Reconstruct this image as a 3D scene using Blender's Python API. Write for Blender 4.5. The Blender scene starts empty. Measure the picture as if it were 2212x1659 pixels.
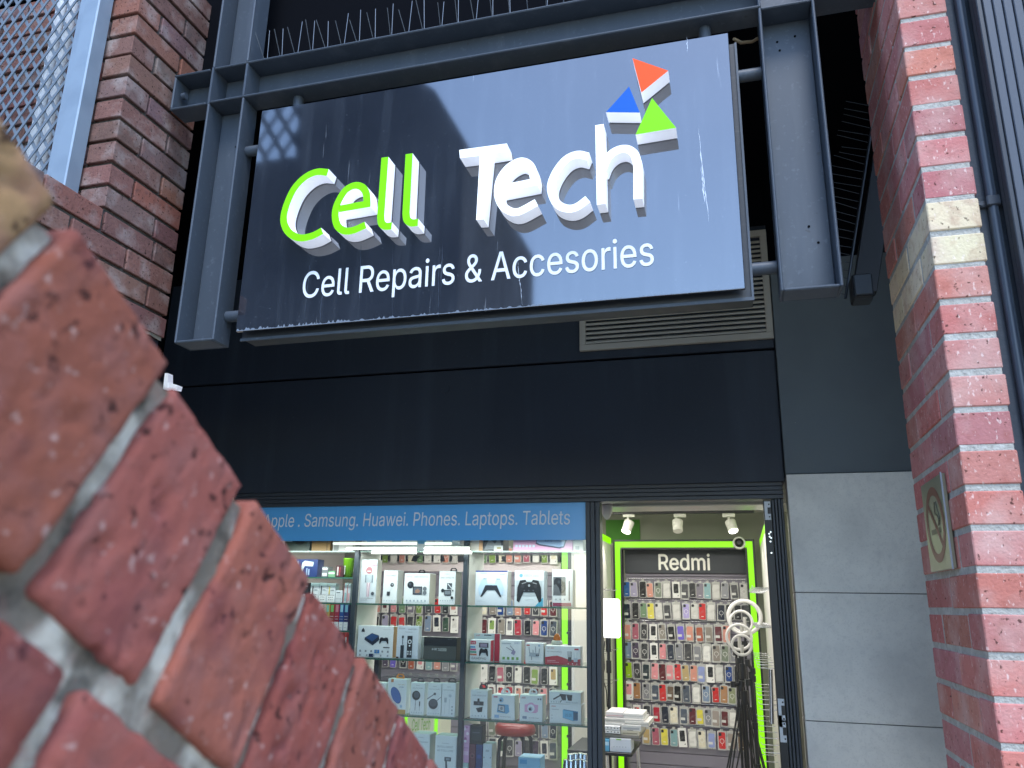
import bpy, bmesh, math, random
from mathutils import Vector, Matrix, noise
from mathutils.geometry import delaunay_2d_cdt
random.seed(7)
R = math.radians
sc = bpy.context.scene
COL = sc.collection
EYE = 1.62
# ------------------------------------------------------------------ camera
F, PITCH, ROLL, YAW = 1695.4, 0.27296, 0.018339, 0.276544
cp, sp, cy, sy, cr, sr = math.cos(PITCH), math.sin(PITCH), math.cos(YAW), math.sin(YAW), math.cos(ROLL), math.sin(ROLL)
FWD = Vector((-sy*cp, cy*cp, sp)); RT = Vector((cy, sy, 0)); UP = RT.cross(FWD)
RT, UP = RT*cr + UP*sr, UP*cr - RT*sr
cam = bpy.data.cameras.new('camera'); co = bpy.data.objects.new('camera', cam); COL.objects.link(co)
co.matrix_world = Matrix(((RT.x, UP.x, -FWD.x, 0), (RT.y, UP.y, -FWD.y, 0), (RT.z, UP.z, -FWD.z, EYE), (0, 0, 0, 1)))
cam.sensor_width = 36; cam.lens = 36*F/2212; cam.clip_start = .02; cam.clip_end = 500
cam.dof.use_dof = True; cam.dof.focus_distance = 3.2; cam.dof.aperture_fstop = 8.5
sc.camera = co
# ------------------------------------------------------------------ sky, sun, exposure
SUN_EL, SUN_AZ = 60, 158      # azimuth: clockwise from +Y
w = bpy.data.worlds.new('World'); sc.world = w; w.use_nodes = True
nt = w.node_tree; bg = nt.nodes['Background']
sk = nt.nodes.new('ShaderNodeTexSky'); sk.sky_type = 'NISHITA'; sk.sun_disc = False
sk.sun_elevation = R(SUN_EL); sk.sun_rotation = R(SUN_AZ); sk.dust_density = .4; sk.ozone_density = 2.5
nt.links.new(sk.outputs[0], bg.inputs[0]); bg.inputs[1].default_value = .15
sl = bpy.data.lights.new('sun', 'SUN'); so = bpy.data.objects.new('sun', sl); COL.objects.link(so)
sl.energy = .7; sl.angle = R(18); sl.color = (1, .98, .95)
d = Vector((math.sin(R(SUN_AZ))*math.cos(R(SUN_EL)), math.cos(R(SUN_AZ))*math.cos(R(SUN_EL)), math.sin(R(SUN_EL))))
so.rotation_euler = d.to_track_quat('Z', 'Y').to_euler()
vs = sc.view_settings; vs.view_transform = 'Standard'; vs.look = 'None'; vs.gamma = 1; vs.use_curve_mapping = False
EXP = 2.0; vs.exposure = EXP
def EM(x): return x/2**EXP      # emission that reads x in the finished picture
try:
    sc.cycles.use_denoising = True; sc.cycles.denoiser = 'OPENIMAGEDENOISE'
    sc.cycles.max_bounces = 8; sc.cycles.transparent_max_bounces = 16; sc.cycles.sample_clamp_indirect = 8
    sc.cycles.caustics_reflective = False; sc.cycles.caustics_refractive = False
except Exception: pass

# ------------------------------------------------------------------ helpers
def W(u, v, Y=None, X=None):            # sight line of a photo point meets a real plane
    r = FWD + RT*((u-1106)/F) - UP*((v-829.5)/F)
    t = Y/r.y if Y is not None else X/r.x
    return Vector((r.x*t, r.y*t, r.z*t + EYE))
Z1 = lambda x, y: (526.6+.1835*x, 1042+.1835*y)
Z2 = lambda x, y: (877.7+.1835*x, 1042+.1835*y)
Z3 = lambda x, y: (1250.7+.2034*x, 1042+.2034*y)
Z4 = lambda x, y: (658.3+.2063*x, 1316.5+.2063*y)
Z5 = lambda x, y: (987.4+.2063*x, 1316.5+.2063*y)
Z6 = lambda x, y: (1250.7+.2034*x, 1344+.2034*y)
S5 = lambda x, y: (493.7+.3306*x, 274.3+.3306*y)
S3 = lambda x, y: (1042+.2975*x, .2975*y)

def lin(h):
    h = h.lstrip('#'); c = [int(h[i:i+2], 16)/255 for i in (0, 2, 4)]
    return tuple(x/12.92 if x <= .04045 else ((x+.055)/1.055)**2.4 for x in c) + (1,)
MATS = {}
def mat(name, rgb='#808080', rough=.5, metal=0, ior=1.5, var=None, bump=None, emit=0, attr=None, objcol=False, spots=None, stretch=None, emit_rgb=None):
    """procedural material: colour varied by noise, bump by noise, optional light specks"""
    if name in MATS: return MATS[name]
    m = bpy.data.materials.new(name); m.use_nodes = True; MATS[name] = m
    N, L = m.node_tree.nodes, m.node_tree.links; b = N['Principled BSDF']
    c = lin(rgb) if isinstance(rgb, str) else tuple(rgb)+(1,)
    b.inputs['Base Color'].default_value = c; b.inputs['Roughness'].default_value = rough
    b.inputs['Metallic'].default_value = metal; b.inputs['IOR'].default_value = ior
    src = None
    tc = N.new('ShaderNodeTexCoord')
    def noise_(scale, detail=5, st=None):
        n = N.new('ShaderNodeTexNoise'); n.inputs['Scale'].default_value = scale; n.inputs['Detail'].default_value = detail
        if st:
            mp = N.new('ShaderNodeMapping'); mp.inputs['Scale'].default_value = st; L.new(tc.outputs['Object'], mp.inputs[0]); L.new(mp.outputs[0], n.inputs['Vector'])
        else: L.new(tc.outputs['Object'], n.inputs['Vector'])
        return n
    def mix(a, bb, f, mode='MIX'):
        x = N.new('ShaderNodeMix'); x.data_type = 'RGBA'; x.blend_type = mode
        for s, v in ((6, a), (7, bb)):
            if isinstance(v, tuple): x.inputs[s].default_value = v
            else: L.new(v, x.inputs[s])
        if isinstance(f, float): x.inputs[0].default_value = f
        else: L.new(f, x.inputs[0])
        return x.outputs[2]
    def ramp(o, a, z):
        r = N.new('ShaderNodeMapRange'); r.inputs[1].default_value = a; r.inputs[2].default_value = z; L.new(o, r.inputs[0]); return r.outputs[0]
    cur = c
    if attr:
        a = N.new('ShaderNodeAttribute'); a.attribute_name = attr; cur = a.outputs['Color']
    if objcol:
        a = N.new('ShaderNodeObjectInfo'); cur = a.outputs['Color']
    if var:
        for (scale, amt, other, lo, hi, *st) in var:
            n = noise_(scale, 6, st[0] if st else stretch)
            f = ramp(n.outputs[0], lo, hi)
            mu = N.new('ShaderNodeMath'); mu.operation = 'MULTIPLY'; mu.inputs[1].default_value = amt; L.new(f, mu.inputs[0])
            cur = mix(cur, lin(other), mu.outputs[0])
    if not isinstance(cur, tuple): L.new(cur, b.inputs['Base Color'])
    if bump:
        prev = None
        for (scale, strength, dist, *lo) in bump:
            n = noise_(scale, 6); o = n.outputs[0]
            if lo: o = ramp(o, lo[0], lo[1])
            bp = N.new('ShaderNodeBump'); bp.inputs['Strength'].default_value = strength; bp.inputs['Distance'].default_value = dist
            L.new(o, bp.inputs['Height'])
            if prev: L.new(prev, bp.inputs['Normal'])
            prev = bp.outputs[0]
        L.new(prev, b.inputs['Normal'])
    if emit:
        b.inputs['Emission Color'].default_value = lin(emit_rgb or rgb); b.inputs['Emission Strength'].default_value = emit
    return m
def C(h, rough=.45):
    return mat('paint_'+h.lstrip('#')+('' if rough == .45 else '_r%d' % int(rough*100)), h, rough)

def glass_mat(name, tint=(1, 1, 1), refl=1.0, rough=0.0):
    if name in MATS: return MATS[name]
    m = bpy.data.materials.new(name); m.use_nodes = True; MATS[name] = m
    N, L = m.node_tree.nodes, m.node_tree.links; N.clear()
    o = N.new('ShaderNodeOutputMaterial'); t = N.new('ShaderNodeBsdfTransparent'); g = N.new('ShaderNodeBsdfGlossy'); x = N.new('ShaderNodeMixShader'); fr = N.new('ShaderNodeFresnel')
    t.inputs[0].default_value = tint+(1,); g.inputs['Roughness'].default_value = rough; fr.inputs[0].default_value = 1.45
    mu = N.new('ShaderNodeMath'); mu.operation = 'MULTIPLY'; mu.inputs[1].default_value = refl
    L.new(fr.outputs[0], mu.inputs[0]); L.new(mu.outputs[0], x.inputs[0]); L.new(t.outputs[0], x.inputs[1]); L.new(g.outputs[0], x.inputs[2]); L.new(x.outputs[0], o.inputs[0])
    return m

_txt = {}
FONT = None
try:
    import os
    FONT = bpy.data.fonts.load(os.path.join(bpy.utils.resource_path('LOCAL'), 'datafiles', 'fonts', 'Inter.woff2'))
except Exception: pass
def text_mesh(s, shear=0, bold=0):
    """outline loops of the writing filled by winding number; gives (x, z, 0) points and faces"""
    k = (s, shear, bold)
    if k not in _txt:
        cu = bpy.data.curves.new('t', 'FONT'); cu.body = s; cu.size = 1; cu.font = FONT if FONT else cu.font; cu.shear = shear; cu.resolution_u = 4; cu.fill_mode = 'NONE'
        o = bpy.data.objects.new('t', cu)
        me = bpy.data.meshes.new_from_object(o)
        nb = {}
        for e in me.edges:
            p, q = e.vertices; nb.setdefault(p, []).append(q); nb.setdefault(q, []).append(p)
        P = [(v.co.x, v.co.y) for v in me.vertices]; seen = set(); loops = []
        for st in range(len(P)):
            if st in seen or st not in nb: continue
            lp = [st]; seen.add(st); cur = st
            while True:
                nx = [j for j in nb[cur] if j not in seen]
                if not nx: break
                cur = nx[0]; seen.add(cur); lp.append(cur)
            if len(lp) > 2: loops.append([P[j] for j in lp])
        bpy.data.objects.remove(o); bpy.data.curves.remove(cu); bpy.data.meshes.remove(me)
        pts = []; eds = []
        for lp in loops:
            n = len(pts); pts += [Vector(p) for p in lp]; eds += [(n+i, n+(i+1) % len(lp)) for i in range(len(lp))]
        vs_ = []; fs = []
        if pts:
            vo, _e, fo, *_r = delaunay_2d_cdt(pts, eds, [], 0, 1e-6)
            vs_ = [(p.x, p.y, 0) for p in vo]
            for t in fo:
                cx_ = sum(vo[j].x for j in t)/3; cy_ = sum(vo[j].y for j in t)/3; wn = 0
                for lp in loops:
                    for (xa, ya), (xb, yb) in zip(lp, lp[1:]+lp[:1]):
                        if (ya > cy_) != (yb > cy_) and cx_ < (xb-xa)*(cy_-ya)/(yb-ya)+xa: wn += 1 if yb > ya else -1
                if wn:
                    A, B, C_ = (vo[j] for j in t)
                    fs.append(tuple(t) if (B.x-A.x)*(C_.y-A.y)-(B.y-A.y)*(C_.x-A.x) > 0 else tuple(t)[::-1])
        xs = [v[0] for v in vs_] or [0, 1]
        _txt[k] = (vs_, fs, min(xs), max(xs))
    return _txt[k]

class MB:
    def __init__(s): s.v = []; s.f = []; s.mi = []; s.sm = []; s.fc = []; s.mats = []; s.c = (1, 1, 1, 1)
    def add(s, vs_, fs, m, smooth=False):
        if m not in s.mats: s.mats.append(m)
        i = s.mats.index(m); n = len(s.v); s.v += [tuple(v) for v in vs_]
        for f in fs: s.f.append(tuple(k+n for k in f)); s.mi.append(i); s.sm.append(smooth); s.fc.append(s.c)
        return s
    def box(s, x0, x1, y0, y1, z0, z1, m, ch=0):
        if x1 < x0: x0, x1 = x1, x0
        if y1 < y0: y0, y1 = y1, y0
        if z1 < z0: z0, z1 = z1, z0
        if ch: return s.cbox(Vector((x0, y0, z0)), Vector((x1-x0, 0, 0)), Vector((0, y1-y0, 0)), Vector((0, 0, z1-z0)), ch, m)
        return s.add([(x0, y0, z0), (x1, y0, z0), (x1, y1, z0), (x0, y1, z0), (x0, y0, z1), (x1, y0, z1), (x1, y1, z1), (x0, y1, z1)],
                     [(0, 3, 2, 1), (4, 5, 6, 7), (0, 1, 5, 4), (1, 2, 6, 5), (2, 3, 7, 6), (3, 0, 4, 7)], m)
    def cbox(s, o, U, V, N, ch, m):
        """chamfered box on the frame o, U, V, N (full edge vectors, right-handed)"""
        l = [U.length, V.length, N.length]; e = [U/l[0], V/l[1], N/l[2]]; c = min(ch, min(l)*.45)
        vs_ = []; idx = {}
        for a in (0, 1):
            for b_ in (0, 1):
                for n in (0, 1):
                    for k in range(3):
                        t = [a, b_, n]; q = []
                        for j in range(3):
                            q.append((l[j]-c if t[j] else c) if j != k else (l[j] if t[j] else 0))
                        # on face k
                        idx[(a, b_, n, k)] = len(vs_); vs_.append(o+e[0]*q[0]+e[1]*q[1]+e[2]*q[2])
        fs = []
        cen = o+U/2+V/2+N/2
        def face(ids):
            p = [vs_[i] for i in ids]; n = (p[1]-p[0]).cross(p[2]-p[0]); mid = sum(p, Vector())/len(p)
            fs.append(tuple(ids) if n.dot(mid-cen) > 0 else tuple(reversed(ids)))
        for k in range(3):
            i, j = [x for x in range(3) if x != k]
            for sd in (0, 1):
                ids = []
                for (p, q) in ((0, 0), (1, 0), (1, 1), (0, 1)):
                    t = [0, 0, 0]; t[k] = sd; t[i] = p; t[j] = q; ids.append(idx[(t[0], t[1], t[2], k)])
                face(ids)
            for p in (0, 1):
                for q in (0, 1):
                    t0 = [0, 0, 0]; t0[i] = p; t0[j] = q; t1 = list(t0); t1[k] = 1
                    face([idx[(*t0, i)], idx[(*t0, j)], idx[(*t1, j)], idx[(*t1, i)]])
        for a in (0, 1):
            for b_ in (0, 1):
                for n in (0, 1): face([idx[(a, b_, n, k)] for k in range(3)])
        return s.add(vs_, fs, m)
    def tube(s, pts, r, m, n=10, caps=True):
        pts = [Vector(p) for p in pts]; rr = r if isinstance(r, (list, tuple)) else [r]*len(pts)
        vs_ = []; fs = []; ref = None
        for i, p in enumerate(pts):
            t = (pts[min(i+1, len(pts)-1)]-pts[max(i-1, 0)]).normalized()
            if ref is None: ref = Vector((0, 0, 1)) if abs(t.z) < .9 else Vector((1, 0, 0))
            a = t.cross(ref).normalized(); b_ = a.cross(t).normalized(); ref = b_
            for k in range(n):
                an = 2*math.pi*k/n; vs_.append(p+(a*math.cos(an)+b_*math.sin(an))*rr[i])
        for i in range(len(pts)-1):
            for k in range(n): fs.append((i*n+k, i*n+(k+1) % n, (i+1)*n+(k+1) % n, (i+1)*n+k))
        s.add(vs_, fs, m, True)
        if caps:
            k = len(pts)-1
            s.add(vs_[:n], [tuple(range(n))[::-1]], m); s.add(vs_[k*n:], [tuple(range(n))], m)
        return s
    def torus(s, c, r, t, m, n=36, k=10, sx=1.0):
        vs_ = []; fs = []
        for i in range(n):
            a = 2*math.pi*i/n
            for j in range(k):
                b_ = 2*math.pi*j/k; q = r+t*math.cos(b_)
                vs_.append((c[0]+q*math.cos(a)*sx, c[1]+t*math.sin(b_)*.6, c[2]+q*math.sin(a)))
        for i in range(n):
            for j in range(k): fs.append((i*k+j, i*k+(j+1) % k, ((i+1) % n)*k+(j+1) % k, ((i+1) % n)*k+j))
        return s.add(vs_, fs, m, True)
    def lathe(s, c, prof, m, n=20):
        """prof: (radius, z) from bottom to top"""
        vs_ = [(c[0]+r*math.cos(2*math.pi*k/n), c[1]+r*math.sin(2*math.pi*k/n), c[2]+z) for r, z in prof for k in range(n)]
        fs = [(i*n+k, i*n+(k+1) % n, (i+1)*n+(k+1) % n, (i+1)*n+k) for i in range(len(prof)-1) for k in range(n)]
        return s.add(vs_, fs, m, True)
    def poly(s, pts, y, m):          # flat figure in the XZ plane facing -Y
        a = sum(pts[i][0]*pts[(i+1) % len(pts)][1]-pts[(i+1) % len(pts)][0]*pts[i][1] for i in range(len(pts)))
        if a < 0: pts = pts[::-1]
        return s.add([(p[0], y, p[1]) for p in pts], [tuple(range(len(pts)))], m)
    def prism(s, pts, y0, y1, mf, ms=None):
        a = sum(pts[i][0]*pts[(i+1) % len(pts)][1]-pts[(i+1) % len(pts)][0]*pts[i][1] for i in range(len(pts)))
        if a < 0: pts = pts[::-1]
        n = len(pts); ms = ms or mf
        s.add([(p[0], y0, p[1]) for p in pts], [tuple(range(n))], mf)
        s.add([(p[0], y1, p[1]) for p in pts], [tuple(range(n))[::-1]], ms)
        s.add([(p[0], y0, p[1]) for p in pts]+[(p[0], y1, p[1]) for p in pts], [(i, i+n, (i+1) % n+n, (i+1) % n) for i in range(n)], ms)
        return s
    def stroke(s, path, wd, y0, y1, mf, ms):
        n = len(path); Lf = []; Rg = []
        P = [Vector(p) for p in path]
        for i in range(n):
            d0 = (P[i]-P[i-1]).normalized() if i else (P[1]-P[0]).normalized()
            d1 = (P[i+1]-P[i]).normalized() if i < n-1 else d0
            t = (d0+d1).normalized(); nrm = Vector((-t.y, t.x)); k = min(1/max(.35, nrm.dot(Vector((-d1.y, d1.x)))), 2)
            Lf.append(P[i]+nrm*wd/2*k); Rg.append(P[i]-nrm*wd/2*k)
        A = [(p.x, y0, p.y) for p in Lf]+[(p.x, y0, p.y) for p in Rg]
        B = [(p.x, y1, p.y) for p in Lf]+[(p.x, y1, p.y) for p in Rg]
        s.add(A, [(i, n+i, n+i+1, i+1) for i in range(n-1)], mf)
        s.add(B, [(i, i+1, n+i+1, n+i) for i in range(n-1)], ms)
        q = A+B
        s.add(q, [(i, i+1, 2*n+i+1, 2*n+i) for i in range(n-1)]+[(n+i, 3*n+i, 3*n+i+1, n+i+1) for i in range(n-1)], ms, False)
        s.add(q, [(0, 2*n, 3*n, n), (n-1, 2*n-1, 4*n-1, 3*n-1)], ms)
        return s
    def text(s, t, x0, x1, z, h, y, m, shear=0, bold=0, cap=.72, slope=0):
        """writing facing -Y between x0 and x1 on baseline z with capital height h"""
        vs_, fs, a, b_ = text_mesh(t, shear, 0); k = (x1-x0)/(b_-a); cap = max(p[1] for p in text_mesh('H', 0, 0)[0])
        if bold:
            for j, (ox, oz) in enumerate(((-1, 0), (1, 0), (0, 1), (0, -1))):
                s.add([(x0+(p[0]-a)*k+ox*bold*h/2, y-.0003*(j+1)-.00006*p[2], z+p[1]*h/cap+slope*(p[0]-a)*k+oz*bold*h/2) for p in vs_], fs, m)
        return s.add([(x0+(p[0]-a)*k, y-.00006*p[2], z+p[1]*h/cap+slope*(p[0]-a)*k) for p in vs_], fs, m)
    def build(s, name, parent=None, loc=None, **props):
        me = bpy.data.meshes.new(name); me.from_pydata(s.v, [], s.f)
        for m in s.mats: me.materials.append(m)
        me.polygons.foreach_set('material_index', s.mi); me.polygons.foreach_set('use_smooth', s.sm)
        if any(c != (1, 1, 1, 1) for c in s.fc):
            at = me.color_attributes.new('tone', 'FLOAT_COLOR', 'CORNER'); data = []
            for p, c in zip(me.polygons, s.fc): data += list(c)*p.loop_total
            at.data.foreach_set('color', data)
        me.update(); me.validate()
        o = bpy.data.objects.new(name, me); COL.objects.link(o)
        if parent is not None: o.parent = parent
        for k, v in props.items(): o[k] = v
        return o
def shift(mb, v):                     # so that an object's origin sits at v
    mb.v = [(a-v[0], b-v[1], c-v[2]) for a, b, c in mb.v]; return mb
def thing(name, label, cat, group=None):
    o = bpy.data.objects.new(name, None); COL.objects.link(o); o.empty_display_size = .05
    o['label'] = label; o['category'] = cat
    if group: o['group'] = group
    return o
def smoothpath(p, k=6):
    P = [Vector(q) for q in p]; P = [P[0]*2-P[1]]+P+[P[-1]*2-P[-2]]; out = []
    for i in range(1, len(P)-2):
        for j in range(k):
            t = j/k; a, b, c, d_ = P[i-1], P[i], P[i+1], P[i+2]
            out.append(.5*((2*b)+(c-a)*t+(2*a-5*b+4*c-d_)*t*t+(3*b-3*c+d_-a)*t**3))
    out.append(P[-2]); return [tuple(q) for q in out]

# ------------------------------------------------------------------ materials of the place
BR = mat('brick', attr='tone', rough=.95, ior=1.25, var=[(38, .4, '#8a4f46', .5, .72), (9, .55, '#c3a8a0', .48, .72), (120, .5, '#e2d3cc', .63, .69, (1.3, 1.3, .6)), (90, .8, '#3b2420', .645, .69)], bump=[(160, .5, .003), (40, .4, .004)])
BRW = mat('weathered_brick', attr='tone', rough=.95, ior=1.25, var=[(9, .65, '#a39a97', .5, .7), (30, .4, '#8f6a62', .5, .7), (60, .5, '#4a3735', .55, .72), (100, .85, '#2c1f1d', .62, .67)], bump=[(150, .6, .003), (45, .4, .004)])
BRC = mat('near_brick', attr='tone', rough=1, ior=1.2, var=[(40, .5, '#7d5550', .46, .66), (150, .55, '#b39a92', .63, .72), (110, .85, '#2c1c1a', .61, .68), (22, .5, '#60343a', .5, .72)], bump=[(320, .6, .001), (120, .4, .0015)])  # darkest noise spots paint the shade inside the brick pits
MO = mat('mortar', '#a3a29c', .95, ior=1.25, var=[(30, .6, '#c4c3bd', .45, .7), (90, .5, '#6d6c68', .55, .72)], bump=[(120, .9, .006)])
MOD = mat('dark_mortar', '#4a4642', .95, var=[(30, .6, '#2c2926', .45, .7)], bump=[(180, .7, .003)])
STEEL = mat('painted_steel', '#3d4651', .5, var=[(5, .5, '#3a424b', .4, .7), (70, .18, '#7b8590', .60, .75), (14, .22, '#6a727b', .55, .75, (1, 1, .12)), (40, .45, '#2c2a29', .69, .74)], bump=[(90, .12, .001)], ior=1.45)
BLACKW = mat('black_paint', '#29303a', .55, ior=1.4, var=[(2.2, .5, '#222932', .4, .7), (3, .22, '#4c5662', .52, .78, (2.5, 1, .25)), (160, .3, '#6d7681', .66, .74)], bump=[(120, .1, .001)])
GREYW = mat('charcoal_plaster', '#636c70', .8, var=[(3, .6, '#575f64', .4, .7), (130, .8, '#cfd4d4', .79, .8, (1, 1, .25))], bump=[(90, .2, .002)])
PLAS = mat('dark_plaster', '#3b434d', .8, var=[(3, .4, '#49525c', .4, .7)], bump=[(70, .5, .004)])
TILE = mat('porcelain_tile', '#dfded6', .5, var=[(2.2, .7, '#b4b4b0', .40, .66), (9, .4, '#dad9d2', .5, .72), (30, .25, '#b4b5b1', .5, .72), (140, .3, '#a3a4a0', .52, .75)])
ALU = mat('charcoal_aluminium', '#353b42', .42, var=[(20, .3, '#41474d', .5, .8)], ior=1.45)
GALV = mat('grey_metal', '#8797a6', .45, metal=.3, var=[(8, .4, '#6d7c8b', .45, .7)])
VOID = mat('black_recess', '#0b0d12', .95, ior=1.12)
SIGN = mat('gloss_panel', '#0f141f', .045, ior=2.45, var=[(2.2, .05, '#8d97a6', .42, .75), (8, .07, '#8f9aa8', .5, .8, (3, 1, .3)), (170, .16, '#a9b2bd', .62, .72), (9, .22, '#b9c1ca', .67, .73, (6, 1, .35))])
WHITE = mat('white_board', '#d5d3cc', .5, var=[(3, .25, '#c4c2ba', .4, .7)])
SLAT = mat('slat_wall', '#7f7b85', .5)
LIME = mat('lime_light', '#3f7a00', .5, emit=EM(1.0), emit_rgb='#96fa00')
LETW = mat('letter_white', '#eef1f4', .3, emit=EM(.55), emit_rgb='#e9f2ff')
LETS = mat('letter_side', '#eef1f4', .3, emit=EM(.5), emit_rgb='#dfe8ff')
LETG = mat('letter_green', '#4f9a00', .4, ior=1.3, emit=EM(.62), emit_rgb='#8cf400')
LIT = mat('lamp_white', '#ffffff', .5, emit=EM(6), emit_rgb='#fffaf0')
CHROME = mat('chrome', '#c8c8c8', .2, metal=1)
BLK = mat('black_plastic', '#15171a', .4)
CLEAR = mat('clear_pack', '#c3c3bd', .25, ior=1.6, var=[(30, .5, '#8f8f8b', .45, .65)])
CASE = mat('case_colour', objcol=True, rough=.35, var=[(25, .35, '#8d8b86', .5, .72)])
GLASS = glass_mat('shop_glass', (.94, .965, .955), 1.2)
GSH = glass_mat('shelf_glass', (.80, .93, .88), 1.0)
GEDGE = mat('shelf_edge', '#3d6659', .2)

# ------------------------------------------------------------------ ground and interior shell
YF = 4.2                               # plane of the shop front
g = MB().box(-60, 60, -80, 60, -.3, 0, mat('paving', '#9d9788', .85, var=[(3, .4, '#928f8a', .4, .7)])); g.build('pavement', kind='structure')
YB = 8.0
fl = MB().box(-4.2, 1.6, YF+.12, YB+.2, .004, .03, mat('floor_tile', '#b9b4a8', .35)); fl.build('shop_floor', kind='structure')
zc = W(1480, 1106, Y=YB).z
MB().box(-4.2, 1.6, YF+.14, YB+.3, zc, zc+.1, mat('ceiling_paint', '#d9d9d2', .8)).build('shop_ceiling', kind='structure')
wl = thing('shop_interior', 'pale painted walls inside the lit phone shop behind the glass front', 'interior wall')
IW = mat('interior_wall', '#c9c2c0', .8); OL = mat('olive_wall', '#8b8d80', .8)
MB().box(-4.3, 1.7, YB+.1, YB+.2, .03, zc, OL).build('back_wall', wl)
MB().box(-4.3, -4.2, YF+.14, YB+.1, .03, zc, IW).build('side_wall', wl)
MB().box(1.6, 1.7, YF+.14, YB+.1, .03, zc, IW).build('side_wall', wl)
p0, p1 = W(*Z3(285, 400), Y=YB+.09), W(*Z3(650, 640), Y=YB+.09)
MB().box(p0.x, p1.x, YB+.085, YB+.0995, p1.z, p0.z, C('#3f7a22', .7)).build('green_panel', wl)

# ------------------------------------------------------------------ shop front
ZH = W(1480, 1082, Y=YF).z            # underside of the door head
zj = W(1675, 757, Y=YF).z             # joint in the fascia
zt = W(1694, 1030, Y=YF).z            # top of the tiles
xj = W(1694, 1032, Y=YF).x
fa = thing('shop_facade', 'recessed black painted fascia above the blue banner and behind the hanging sign', 'facade')
zb = W(1600, 1052, Y=YF).z
MB().box(-3.6, xj, YF-.03, YF+.14, zb+.02, zj-.006, BLACKW, .003).build('fascia_panel', fa)
MB().box(-3.6, xj, YF-.01, YF+.14, zj-.006, zj+.006, VOID).build('fascia_joint', fa)
zft = W(1655, 492, Y=YF).z
MB().box(-3.6, xj, YF-.035, YF+.14, zj+.006, zft, BLACKW, .003).build('fascia_panel', fa)
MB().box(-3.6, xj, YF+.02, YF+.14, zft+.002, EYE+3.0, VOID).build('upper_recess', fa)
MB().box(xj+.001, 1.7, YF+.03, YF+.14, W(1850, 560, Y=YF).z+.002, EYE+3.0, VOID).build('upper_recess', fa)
q = W(961, 838, Y=YF-.031); MB().tube([(q.x, YF-.031, q.z), (q.x, YF-.036, q.z)], .032, BLACKW, 20).build('cover_disc', fa)
MB().box(xj+.004, 1.7, YF-.06, YF+.14, zt+.004, W(1850, 560, Y=YF).z, GREYW, .003).build('plaster_panel', fa, label='charcoal plastered upright panel above the grey tiles')
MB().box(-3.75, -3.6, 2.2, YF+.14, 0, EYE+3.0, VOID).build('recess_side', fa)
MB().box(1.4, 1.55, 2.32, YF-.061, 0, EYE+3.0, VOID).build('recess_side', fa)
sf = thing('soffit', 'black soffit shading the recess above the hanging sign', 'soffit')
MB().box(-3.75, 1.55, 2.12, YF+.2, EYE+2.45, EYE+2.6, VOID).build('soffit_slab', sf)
MB().box(-1.95, .46, 2.18, 2.24, EYE+1.95, EYE+2.45, VOID).build('edge_beam', sf)  # added board that keeps sky light from coming in over the frame
# tiles
tl = MB(); zt1 = W(1715, 1281, Y=YF).z; hh = zt-zt1
ZT = [zt-i*hh for i in range(6)]
for i in range(5):
    if ZT[i] > .05: tl.box(xj+.006, 1.39, YF-.075, YF+.1, max(ZT[i+1]+.004, .01), ZT[i], TILE, .002)
tl.box(xj+.012, 1.385, YF-.07, YF+.09, .008, zt-.01, C('#5a5c5c', .9))
tl.build('tile_cladding', label='large grey porcelain wall tiles beside the open shop door', category='wall tiles')

# shop front frame: head, mullion, jamb
sfm = thing('shopfront_frame', 'charcoal aluminium shop front frame holding the window glass and the open door', 'shop front')
xm0, xm1 = W(1266, 1100, Y=YF).x, W(1297, 1100, Y=YF).x
xd1, xd2 = W(1655, 1100, Y=YF).x, xj-.012
hd = MB()
for i in range(4): hd.box(-2.95, xd2, YF-.02-.004*(i % 2)+i*.004, YF+.08, ZH+i*.022+.002, ZH+(i+1)*.022, ALU, .002)
hd.build('head_rail', sfm)
mu = MB()
for i in range(3): mu.box(xm0+i*(xm1-xm0)/3, xm0+(i+1)*(xm1-xm0)/3-.002, YF-.016-.004*(i % 2), YF+.07, .02, ZH, ALU, .002)
mu.build('mullion', sfm)
jm = MB()
wj = (xd2-xd1)
for i in range(4): jm.box(xd1+.028+i*(wj-.028)/4, xd1+.028+(i+1)*(wj-.028)/4-.002, YF-.03+.012*abs(i-2), YF+.08, .02, ZH, ALU, .002)
jm.build('door_jamb', sfm)
je = MB().box(-2.95, -2.78, YF-.02, YF+.07, .02, ZH, ALU, .003); je.build('window_jamb', sfm)
dr = MB().box(xd1-.012, xd1+.026, YF-.005, YF+.06, .03, ZH-.004, BLK, .002); door = dr.build('door_edge', sfm)
def plate(z0, z1):
    lk = MB()
    lk.box(xd1-.008, xd1+.006, YF-.009, YF-.0056, z0, z1, C('#c9cfd2'))
    lk.box(xd1+.006, xd1+.021, YF-.009, YF-.0056, z0, z0+.03, C('#c9cfd2')); lk.box(xd1+.006, xd1+.021, YF-.009, YF-.0056, z1-.03, z1, C('#c9cfd2'))
    for z in (z0+.015, z1-.015): lk.tube([(xd1+.014, YF-.0095, z), (xd1+.014, YF-.012, z)],   .004, BLK, 8)
    lk.build('lock_plate', door)
plate(W(*Z3(1960, 400), Y=YF).z, W(*Z3(1960, 205), Y=YF).z)
zz = [W(*Z6(2120, y), Y=YF).z for y in (810, 985, 1110, 1270)]
plate(zz[2]-.0, zz[0]); plate(zz[3], zz[1])
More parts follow.
